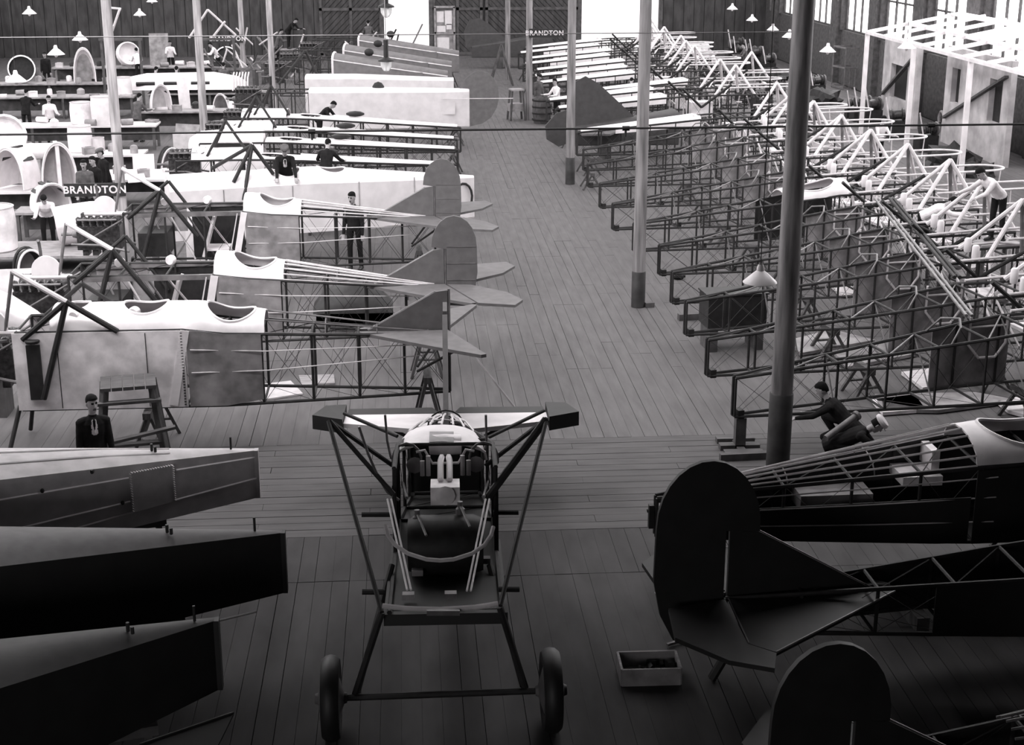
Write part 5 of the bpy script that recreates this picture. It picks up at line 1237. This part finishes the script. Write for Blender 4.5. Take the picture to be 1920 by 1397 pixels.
# dark machine heaps by the wall
rs = random.Random(33); OCC = [(17, 39), (17, 44.2), (17, 49.3), (17, 54.5)]
SEQ = ['seventh', 'eighth', 'tenth', 'eleventh', 'rightmost but one', 'fifth', 'third', 'second', 'leftmost, first', 'rightmost, last', 'ninth', 'sixth']
for i, (px, py, s) in enumerate([(1640, 165, 1.1), (1700, 160, 1.0), (1720, 215, 1.2), (1840, 235, 1.2), (1880, 260, 1.1), (1580, 125, 1.2), (1500, 115, 1.3), (1440, 105, 1.2), (1380, 100, 1.4), (1905, 205, 1.1), (1790, 200, .9), (1610, 110, 1.2)]):
    p = at(px, py, .4); p.x = min(p.x, 18.3) if not 45.5 < p.y < 60 else min(p.x, 18.0); t = thing('machine', 'dark bench machine by the right wall, %s from the left' % SEQ[i], 'machine', (p.x, p.y, 0), rs.uniform(-.5, .5), 'dark bench machines by the right wall')
    s *= .72
    b = MB(); b.box((0, 0, .35*s), (.9*s, .6*s, .7*s)); b.build('base', 'iron', t, smooth=False)
    OCC.append((p.x, p.y))
    b = MB(); b.lathe([(.26*s, -.3*s), (.3*s, -.2*s), (.2*s, -.1*s), (.2*s, .2*s), (.3*s, .25*s), (.25*s, .35*s)], 14, (0, 0, .95*s), (1, 0, .1)); b.build('headstock', 'engine', t)
    b = MB(); b.lathe([(.3*s, -.03), (.33*s, 0), (.3*s, .03), (.05*s, .03)], 16, (.45*s, 0, .95*s), (1, 0, 0)); b.build('pulley', 'tube_grey', t)
    b = MB(); b.tube((-.3*s, -.3*s, .7*s), (-.5*s, -.2*s, 1.7*s), .035*s); b.build('lever', 'tube_light', t)
def heap(label, px, py, s, m, nm='scrap_heap', cat='heap', group='dark heaps by the right wall'):
    p = at(px, py, 0); p.x = min(p.x, 18.0-.2*s) if m == 'iron' else p.x
    if any(math.hypot(p.x-x_, p.y-y_) < s*1.35+.5 for x_, y_ in OCC): return None
    OCC.append((p.x, p.y)); bm = bmesh.new(); bmesh.ops.create_icosphere(bm, subdivisions=3, radius=1.0); r_ = random.Random(int(px*7+py))
    sd = Vector((r_.random()*9, r_.random()*9, 0))
    for v in bm.verts:
        n = mathutils.noise.noise(v.co*2.2+sd)*.35 + mathutils.noise.noise(v.co*5+sd)*.2
        v.co = Vector((v.co.x*s*(1+n), v.co.y*s*.8*(1+n), max(0, v.co.z*s*.75*(1+n*1.5))))
    me = bpy.data.meshes.new(nm); bm.to_mesh(me); bm.free(); me.materials.append(MATS[m]); o = bpy.data.objects.new(nm, me); col.objects.link(o); o.location = p
    return tag(o, label, cat, group)
import mathutils
HP = ['just right of the thick pole top', 'right of the shelf rack', 'left of the pale rods', 'right of the pale rods', 'before the first plaster partition', 'left of the ring', 'right of the ring', 'between the two plaster partitions', 'before the right edge partition', 'below the right edge partition', 'at the foot of the canopy post', 'nearest the noses at right', 'at the back right corner', 'under the back row of lamps']
for (px, py, s), lb in zip([(1560, 150, .8), (1590, 175, .9), (1640, 190, .9), (1690, 195, .9), (1730, 245, .8), (1745, 262, .7), (1790, 262, .8), (1835, 290, 1.0), (1870, 310, .9), (1900, 330, .8), (1680, 225, .7), (1850, 330, .6), (1420, 130, 1.3), (1470, 150, 1.1)], HP): heap('dark lumpy heap of cloth and scrap %s' % lb, px, py, s, 'iron')
for (px, py, s), lb in zip([(1345, 128, 1.2), (1302, 108, 1.0), (1375, 112, .9)], ['the big one before the dark corner', 'left of the big one', 'behind the big one']): heap('bright white heap of sheets at the back right, %s' % lb, px, py, s, 'white_paint', 'sheet_heap', 'heap', 'white heaps at the back right')
t = thing('shelf_rack', 'dark rack with pale shelf edges beside the thick pole top', 'rack', (at(1500, 105, 0).x, at(1500, 105, 0).y, 0), .5, None)
for k in range(6):
    b = MB(); b.box((0, 0, .4+.5*k), (1.6, .6, .05)); b.box((0, -.3, .42+.5*k), (1.6, .03, .09)); b.build('shelf', 'tube_light', t, smooth=False)
for x in (-.8, .8):
    b = MB(); b.box((x, 0, 1.6), (.08, .6, 3.2)); b.build('post', 'wood_dark', t, smooth=False)
t = thing('pipe_rack', 'bundle of pale rods leaning upright against the right wall bench', 'rack', (at(1665, 172, 0).x, at(1665, 172, 0).y, 0))
for k in range(6):
    b = MB(); b.tube((-.4+.14*k, 0, 0), (-.2+.16*k, .5, 2.3), .025); b.build('rod', 'tube_light', t)
b = MB(); b.beam((-.7, .5, 2.1), (1.0, .5, 2.1), .1, .1); b.box((-.65, .5, 1.05), (.1, .1, 2.1)); b.box((.95, .5, 1.05), (.1, .1, 2.1)); b.build('rail', 'wood_dark', t, smooth=False)
t = thing('cage', 'grey wire cage box by the right wall left of the rods', 'cage', (at(1610, 165, 0).x, at(1610, 165, 0).y, 0), .2)
for z in (.1, 1.0, 1.9):
    for a, c in (((-1.1, -.6), (1.1, -.6)), ((1.1, -.6), (1.1, .6)), ((1.1, .6), (-1.1, .6)), ((-1.1, .6), (-1.1, -.6))):
        b = MB(); b.beam((a[0], a[1], z), (c[0], c[1], z), .06, .06); b.build('rail', 'tube_grey', t, smooth=False)
for k in range(9):
    b = MB(); b.tube((-1.1+2.2*k/8, -.6, 0), (-1.1+2.2*k/8, -.6, 1.0 if k % 4 else 1.9), .02); b.build('bar', 'tube_grey', t)
for x in (-1.1, 1.1):
    b = MB(); b.tube((x, .6, 0), (x, .6, 1.9), .03); b.build('bar', 'tube_grey', t)
# ================================================================== PEOPLE
def capsule(mb, p, q, r1, r2, n=10, flat=None):
    p, q = Vector(p), Vector(q); d = (q-p); L = d.length
    if L < 1e-5: d = Vector((0, 0, 1)); L = 1e-4
    d.normalize(); x, y = basis(d, flat if flat else Vector((0, 1, 0)))
    ky = .55 if flat else 1.
    rings = []
    for c, r, sg in ((p, r1, -1), (q, r2, 1)):
        for a in ((80, 45, 0) if sg < 0 else (0, 45, 80)):
            a = math.radians(a); o = c + d*(sg*r*math.sin(a)*(1 if not flat else .8)); w_ = r*math.cos(a)
            rings.append([o + x*math.cos(2*PI*k/n)*w_ + y*math.sin(2*PI*k/n)*w_*ky for k in range(n)])
    mb.loft(rings)
def person(label, base, face, pitch=4, head=8, turn=0, legs=((3, 4), (-3, 4)), arms=((4, 8, 8), (4, 8, 8)), top='cloth_dark', legm='cloth_dark', hair='hair', cap=None, tie=False, h=1.0, vox=.0125, jacket=True, lift=None, group=None, roll=0):
    t = thing('person', label, 'person', base, face, group)      # local: faces -y
    R = Vector((1, 0, 0)); Fw = Vector((0, -1, 0)); Z = Vector((0, 0, 1)); D = math.radians
    segs = []; mb = MB()
    def cap_(p, q, r1, r2, reg, flat=None): capsule(mb, p, q, r1, r2, 10, flat); segs.append((Vector(p), Vector(q), (r1+r2)/2*(.75 if flat else 1), reg))
    # legs
    pts = []
    for s, (a, k) in zip((-1, 1), legs):
        hip = R*(s*.092); th = Fw*math.sin(D(a)) - Z*math.cos(D(a)); sh = Fw*math.sin(D(a-k)) - Z*math.cos(D(a-k))
        kn = hip + th*.44 + R*s*.015; an = kn + sh*.42; pts.append((hip, kn, an))
    low = min(an.z for _, _, an in pts); hz = .085-low
    for i, (hip, kn, an) in enumerate(pts):
        U = Z*hz; hip, kn, an = hip+U, kn+U, an+U
        cap_(hip, kn, .088, .062, 'leg'); cap_(kn, an+Z*.02, .062, .05, 'leg')
        cap_(an-Fw*.05-Z*.035, an+Fw*.15-Z*.045, .042, .036, 'shoe'); cap_(an, an+Fw*.06-Z*.03, .045, .04, 'shoe')
    pel = Z*hz; sp = (Fw*math.sin(D(pitch)) + Z*math.cos(D(pitch)) + R*math.sin(D(roll))).normalized(); fr = (Fw*math.cos(D(pitch)) - Z*math.sin(D(pitch)))
    prof = [(-.05, .15, .105), (.04, .165, .118), (.17, .152, .106), (.30, .172, .12), (.41, .18, .112), (.475, .12, .085), (.51, .06, .06)]
    if jacket: prof = [(-.15, .172, .125)] + prof[1:]
    rings = [[pel + sp*(z) + (R*w_*math.cos(2*PI*k/14) + fr*d_*math.sin(2*PI*k/14)) for k in range(14)] for z, w_, d_ in prof]
    mb.loft(rings)
    for z, w_, d_ in prof[:-2]:
        for s in (-.5, 0, .5): segs.append((pel+sp*z+R*w_*s, pel+sp*(z+.04)+R*w_*s, d_*.9, 'leg' if (z < 0 and not jacket) else 'top'))
    hd = (Fw*math.sin(D(pitch*.75+head)) + Z*math.cos(D(pitch*.75+head))).normalized()
    nb = pel + sp*.5; nt = nb + hd*.10
    cap_(nb-hd*.02, nt, .056, .052, 'skin')
    hf0 = (Fw*math.cos(D(pitch*.75+head)) - Z*math.sin(D(pitch*.75+head)))
    Q = Matrix.Rotation(D(turn), 3, hd); hf = Q @ hf0; hr = Q @ R
    hc = nt + hd*.095 + hf*.012
    def hp(a, b_, c): return hc + hr*a + hf*b_ + hd*c
    hr_ = []
    for c, w_, f_, bk in ((-.122, .02, .06, .0), (-.112, .04, .083, -.02), (-.075, .058, .088, .05), (-.03, .069, .088, .088), (.02, .074, .086, .1), (.06, .07, .078, .095), (.095, .052, .055, .07), (.113, .02, .02, .03)):
        hr_.append([hp(w_*math.cos(2*PI*k/14), (f_ if math.sin(2*PI*k/14) > 0 else bk)*math.sin(2*PI*k/14), c) for k in range(14)])
    mb.loft(hr_); segs.append((hp(0, 0, -.06), hp(0, 0, .05), .08, 'skin'))
    cap_(hp(0, .086, .012), hp(0, .103, -.024), .009, .015, 'skin')
    for s in (-1, 1):
        cap_(hp(s*.073, -.005, .015), hp(s*.075, -.008, -.03), .014, .011, 'skin')
        cap_(hp(s*.018, .083, .022), hp(s*.04, .077, .021), .0045, .0045, 'dark')     # eyes
        cap_(hp(s*.014, .086, .038), hp(s*.046, .078, .037), .0035, .003, 'dark')      # brows
    cap_(hp(-.02, .086, -.062), hp(.02, .086, -.062), .006, .006, 'lip')
    if tie:
        cap_(pel+sp*.3+fr*.108, pel+sp*.46+fr*.085, .016, .04, 'shirt', None); cap_(pel+sp*.3+fr*.118, pel+sp*.475+fr*.118, .011, .014, 'dark')
    # arms and hands
    for s, (a, ab, el) in zip((-1, 1), arms):
        sh = pel + sp*.42 + R*s*.168
        ua = (Fw*math.sin(D(a))*math.cos(D(ab)) - Z*math.cos(D(a))*math.cos(D(ab)) + R*s*math.sin(D(ab)))
        fa = (Fw*math.sin(D(a+el)) - Z*math.cos(D(a+el)) + R*s*math.sin(D(ab))*.3).normalized()
        elb = sh + ua*.29; wr = elb + fa*.25
        cap_(sh-R*s*.07+sp*.03, sh, .06, .066, 'top'); cap_(sh, elb, .062, .046, 'top'); cap_(elb, wr, .047, .033, 'top')
        pn = fa.cross(R*s).normalized(); sd = fa.cross(pn).normalized()
        cap_(wr, wr+fa*.035, .026, .03, 'skin'); cap_(wr+fa*.03, wr+fa*.085, .04, .042, 'skin', pn)
        curl = -pn if (-pn).dot(-R*s) >= 0 else pn
        for k in range(4):
            o = wr + fa*.095 + sd*(-.030+.02*k); l = (.036, .042, .04, .03)[k]
            m1 = o + (fa*.93+curl*.3).normalized()*l; cap_(o-fa*.03, m1, .0095, .0088, 'skin'); cap_(m1, m1 + (fa*.6+curl*.8).normalized()*l*.8, .0088, .0078, 'skin')
        o = wr + fa*.035 + sd*(-.03); m1 = o + (fa*.6-sd*.7+curl*.25).normalized()*.045; cap_(o, m1, .013, .011, 'skin'); cap_(m1, m1+(fa*.85-sd*.2+curl*.4).normalized()*.032, .0105, .009, 'skin')
    o = mb.build('body', 'skin', t, smooth=False)
    md = o.modifiers.new('r', 'REMESH'); md.mode = 'VOXEL'; md.voxel_size = vox; md.use_smooth_shade = True
    m2 = o.modifiers.new('s', 'SMOOTH'); m2.factor = .35; m2.iterations = 2
    dg = bpy.context.evaluated_depsgraph_get(); me = bpy.data.meshes.new_from_object(o.evaluated_get(dg)); o.modifiers.clear(); o.data = me
    me.materials.clear()
    regs = ['skin', 'top', 'leg', 'shoe', 'dark', 'lip', 'shirt']
    for m in ('skin', top, legm, 'shoe', 'hair', 'leather', 'paper'): me.materials.append(MATS[m])
    n = len(me.polygons); ctr = np.empty(n*3, 'f'); me.polygons.foreach_get('center', ctr); ctr = ctr.reshape(-1, 3)
    best = np.full(n, 9e9); idx = np.zeros(n, 'i')
    for p, q, r, reg in segs:
        P, V = np.array(p), np.array(q-p); L2 = max(V@V, 1e-9); tt = np.clip((ctr-P)@V/L2, 0, 1); d = np.linalg.norm(ctr-P-tt[:, None]*V, axis=1)-r
        m = d < best; best[m] = d[m]; idx[m] = regs.index(reg)
    me.polygons.foreach_set('material_index', idx); me.polygons.foreach_set('use_smooth', [True]*n); me.update()
    b = MB()
    if cap:
        b.loft([[hp(w_*math.cos(2*PI*k/16), w_*1.2*math.sin(2*PI*k/16)-.008, c) for k in range(16)] for c, w_ in ((.045, .079), (.06, .1), (.09, .105), (.118, .085), (.128, .03))])
        b.slab([hp(-.055, .075, .05), hp(-.04, .135, .04), hp(.04, .135, .04), hp(.055, .075, .05)], hd*.01); b.build('cap', cap, t)
        b = MB(); b.loft([[hp(.079*math.cos(a), -.1*abs(math.sin(a))*1.05, c) for a in [PI*k/10 for k in range(11)]] + [hp(.06*math.cos(a), -.07*abs(math.sin(a)), c) for a in [PI-PI*k/10 for k in range(11)]] for c in (-.05, .0, .05)]); b.build('hair', hair, t)
    else:
        rg = []
        for c, w_, f_, bk in ((-.055, .045, -.06, .1), (.0, .078, -.03, .108), (.045, .08, .03, .108), (.07, .078, .088, .105), (.1, .066, .082, .09), (.122, .04, .05, .055), (.13, .012, .015, .02)):
            rg.append([hp(w_*math.cos(2*PI*k/14), (f_ if math.sin(2*PI*k/14) > 0 else bk)*math.sin(2*PI*k/14), c) for k in range(14)])
        b.loft(rg); b.build('hair', hair, t)
    t.scale = (h, h, h)
    return t
def fc(deg): return math.radians(deg)     # 0 faces the camera side (-y), 90 faces +x, 180 faces away
def platform(label, x, y, z, wd, dp, rz=0):
    t = thing('work_platform', label, 'platform', (x, y, 0), rz, 'low work platforms')
    for k in range(max(2, int(dp/.2))):
        b = MB(); n = max(2, int(dp/.2)); b.box((0, -dp/2+(k+.5)*dp/n, z-.025), (wd, dp/n-.015, .05)); b.build('board', 'wood', t, smooth=False)
    for sx in (-1, 1):
        for sy in (-1, 1):
            b = MB(); b.beam((sx*(wd/2-.08), sy*(dp/2-.06), z-.05), (sx*(wd/2-.03), sy*(dp/2-.03), 0), .07, .07); b.build('leg', 'wood_dark', t, smooth=False)
        b = MB(); b.beam((sx*(wd/2-.06), -dp/2+.05, z*.5), (sx*(wd/2-.06), dp/2-.05, z*.5), .06, .03); b.build('rail', 'wood_dark', t, smooth=False)
WORK = ((35, 12, 55), (35, 12, 55)); DOWN = ((4, 7, 8), (4, 7, 8))
def P_(px, py, z, top): return at(px, py, z)
def gap(p):      # middle of the walkway between two neighbouring right row frames
    if p.x < 6.5: return p
    L = sorted([Y+(p.x-X)*math.tan(r) for X, Y, r, _ in RF] + [Y+(p.x-X)*math.tan(.14) for X, Y in FR])
    m = min([(a+c)/2 for a, c in zip(L, L[1:])], key=lambda v: abs(v-p.y)); return Vector((p.x, m, 0))
# near figures
p = atY(172, 770, 19.4); person('young man in dark suit and tie standing behind the pale covered body at lower left', (p.x, 19.4, 0), fc(20), 3, 4, 15, top='cloth_dark', tie=True, vox=.0095)
p = at(667, 507, 0); person('dark-haired man in dark overalls standing with arms down among the left row tails', (p.x, p.y, 0), fc(-20), 3, 12, -10, vox=.0095, jacket=False, h=1.06)
q = Vector((1.66-4.65*.966, 36.3-4.65*.257, .82))
person('man in flat cap and jacket standing in a cockpit of the white covered body', (q.x, q.y+.02, 1.12), fc(5), 30, 12, 0, arms=((38, 6, 12), (38, 10, 12)), cap='cloth_mid', tie=True, vox=.0095)
q = atY(610, 275, 38.0); platform('low platform under the man who turns his back, behind the capped man', q.x, 38.0, .72, 1.0, .6)
person('man in dark jacket with his back turned, bent over a white deck', (q.x, 37.95, .72), fc(170), 22, 20, 0, arms=((45, 25, 30), (45, 25, 30)), vox=.0095)
p = at(1562, 838, 0); person('crouching man in dark clothes beside the foot of the thick pole', (p.x+.15, p.y-.35, 0), fc(-120), 48, -5, 0, legs=((95, 130), (60, 125)), arms=((50, 5, 20), (55, 5, 20)), vox=.0095)
p = at(1528, 838, 0); person('stooping man in a pale flat cap close to the thick pole, before the crouching man', (p.x-.05, p.y-1.15, 0), fc(70), 62, 5, 0, legs=((80, 120), (70, 125)), arms=((60, 5, 20), (40, 5, 40)), cap='cloth_light', vox=.0095)
b = MB(); b.lathe([(.05, 0), (.05, .62), (.075, .63), (.075, .68), (.05, .68), (.045, .3)], 14, (0, 0, 0), (.8, .45, .35)); o = b.build('pipe', 'tube_grey'); o.location = at(1548, 822, .62); tag(o, 'grey pipe with flanged end standing slanted by the crouching man', 'pipe')
# right side among the noses
p = atY(1735, 400, 30.0); q = gap(Vector((p.x, 30.0, 0))); p = atY(1728, 405, q.y); z_ = max(.3, p.z-.95)
platform('platform under the man in dark trousers on the right', p.x, q.y, z_, .9, .55, .17)
person('man in dark trousers and pale shirt bending forward between the right row noses', (p.x, q.y, z_), fc(75), 62, 10, 0, legs=((-4, 6), (22, 12)), arms=((70, 5, 15), (60, 5, 30)), top='cloth_light', legm='cloth_dark', jacket=False, vox=.011)
p = atY(1872, 330, 27.0); q = gap(Vector((p.x, 27.0, 0))); p = atY(1876, 350, q.y); z_ = p.z-1.1
platform('tall platform under the white-shirted man near the right edge', p.x, q.y, z_, .9, .55, .17)
person('man in white shirt leaning over a frame near the right edge', (p.x, q.y, z_), fc(-70), 50, 5, 0, arms=((60, 8, 15), (50, 8, 25)), top='cloth_light', jacket=False, vox=.012)
p = at(1650, 330, 1.4); p = gap(Vector((p.x, p.y, 0))); person('man in dark vest bending among the noses right of the thick pole', (p.x, p.y, 0), fc(-60), 55, 25, 0, arms=((60, 5, 20), (60, 5, 20)), top='cloth_dark', jacket=False, vox=.012)
for px, py, f, lb, tp, cp, pit, arm in [
    (1612, 300, 20, 'man in white shirt standing behind the topmost right pyramid of struts', 'cloth_light', None, 10, WORK),
    (1497, 330, 200, 'man in white overalls working left of the thick pole at its upper part', 'cloth_light', None, 18, WORK),
    (1408, 232, 120, 'man with pale cap bending over the frames before the dark back right corner', 'cloth_mid', 'cloth_light', 35, WORK),
    (1180, 225, 160, 'man in dark jacket bending over white decks right of the dark fin', 'cloth_dark', None, 40, WORK),
    (1008, 221, 30, 'man in grey jacket standing behind the water barrel', 'cloth_mid', 'cloth_dark', 4, DOWN),
    (1044, 232, -60, 'man in pale overalls facing another beside the water barrel', 'cloth_light', None, 6, WORK),
    (1245, 165, 0, 'man in pale coat among the frames before the bright right doorway', 'cloth_light', None, 8, DOWN),
    (1335, 165, 90, 'man in white coat near the bright heap at the far right back', 'cloth_light', None, 20, WORK),
    (1400, 150, -90, 'dim figure in grey standing at the dark back right', 'cloth_mid', None, 8, WORK)]:
    p = gap(at(px, py, 0)); person(lb, (p.x, p.y, 0), fc(f), pit, 10, 0, arms=arm, top=tp, cap=cp, jacket=tp != 'cloth_light', vox=.014)
# left side among the benches
for px, y_, Y, f, lb, tp, cp, pit, arm, hh in [
    (157, 306, 37.9, 5, 'man in grey shirt standing behind the black sign at left', 'cloth_mid', None, 4, DOWN, 1),
    (178, 300, 38.8, -40, 'man in dark jacket between the grey shirted man and the pole', 'cloth_dark', None, 4, DOWN, 1),
    (196, 287, 39.3, -50, 'man in flat cap at left leaning against the pale pole', 'cloth_dark', 'cloth_mid', 8, DOWN, 1.02),
    (85, 378, -36.3, 10, 'dark-haired man stooping over a bench at the left edge', 'cloth_light', None, 50, WORK, 1),
    (40, 112, 60, 60, 'man in dark jacket bending at the far left bench', 'cloth_dark', None, 30, WORK, 1),
    (75, 122, 59, -120, 'man in grey jacket bending, right of the dark jacketed one at far left', 'cloth_mid', None, 38, WORK, 1),
    (84, 102, 64, 0, 'man in dark suit and white collar facing the camera far left', 'cloth_dark', None, 4, DOWN, 1),
    (45, 172, 52, 170, 'man in dark jacket with back turned at the second left bench', 'cloth_dark', None, 14, WORK, 1),
    (90, 184, 49.5, 20, 'man in pale overall at the left bench beside the white drums', 'cloth_light', None, 8, WORK, 1),
    (255, 190, -54.3, 150, 'man in grey shirt working just right of the pale pole at left', 'cloth_mid', None, 14, WORK, 1),
    (258, 98, -71.6, 200, 'man in pale shirt bending beside the white dish', 'cloth_light', None, 25, WORK, 1),
    (318, 80, 70, 10, 'man in white shirt at the back left bench', 'cloth_light', None, 6, WORK, 1),
    (408, 85, 67, -80, 'man in pale shirt bending left of the far left sign', 'cloth_light', None, 30, WORK, 1),
    (418, 122, 58, 180, 'man in grey overall with back turned left of the white decked frames', 'cloth_mid', None, 10, WORK, 1),
    (330, 138, -63.9, 180, 'dim man in grey working at the white wing in the back left', 'cloth_mid', None, 14, WORK, 1),
    (287, 140, -64.0, 160, 'dim man in grey bending at the left end of the white wing', 'cloth_mid', None, 22, WORK, 1),
    (598, 200, -50.6, 70, 'man in dark clothes bending over a white body near the large grey rudder', 'cloth_dark', None, 48, WORK, 1),
    (540, 42, -78, 60, 'man in dark clothes bending over the frames near the back wall', 'cloth_dark', None, 45, WORK, 1),
    (690, 42, -78.5, 180, 'grey figure with back turned left of the bright left doorway', 'cloth_mid', None, 12, WORK, 1),
    (518, 62, -78.5, 100, 'grey figure behind the pole left of the pile of frames', 'cloth_mid', None, 20, WORK, 1)]:
    hz = 1.64 if pit < 20 else (1.5 if pit < 40 else 1.32)
    q = at(px, y_, hz); zz = 0.
    if Y < 0: Y = -Y; q = atY(px, y_, Y); zz = max(0, q.z-hz)
    elif q.y < 84: Y = q.y
    else: q = atY(px, y_, Y); zz = max(0, q.z-hz)
    if zz < .12: zz = 0.
    if zz: platform('platform under the %s' % ' '.join(lb.split(',')[0].split()[:12]), q.x, Y, zz, .9, .7)
    person(lb, (q.x, Y, zz), fc(f), pit, 10, 0, arms=arm, top=tp, cap=cp, jacket=tp != 'cloth_light', vox=.014, h=hh)
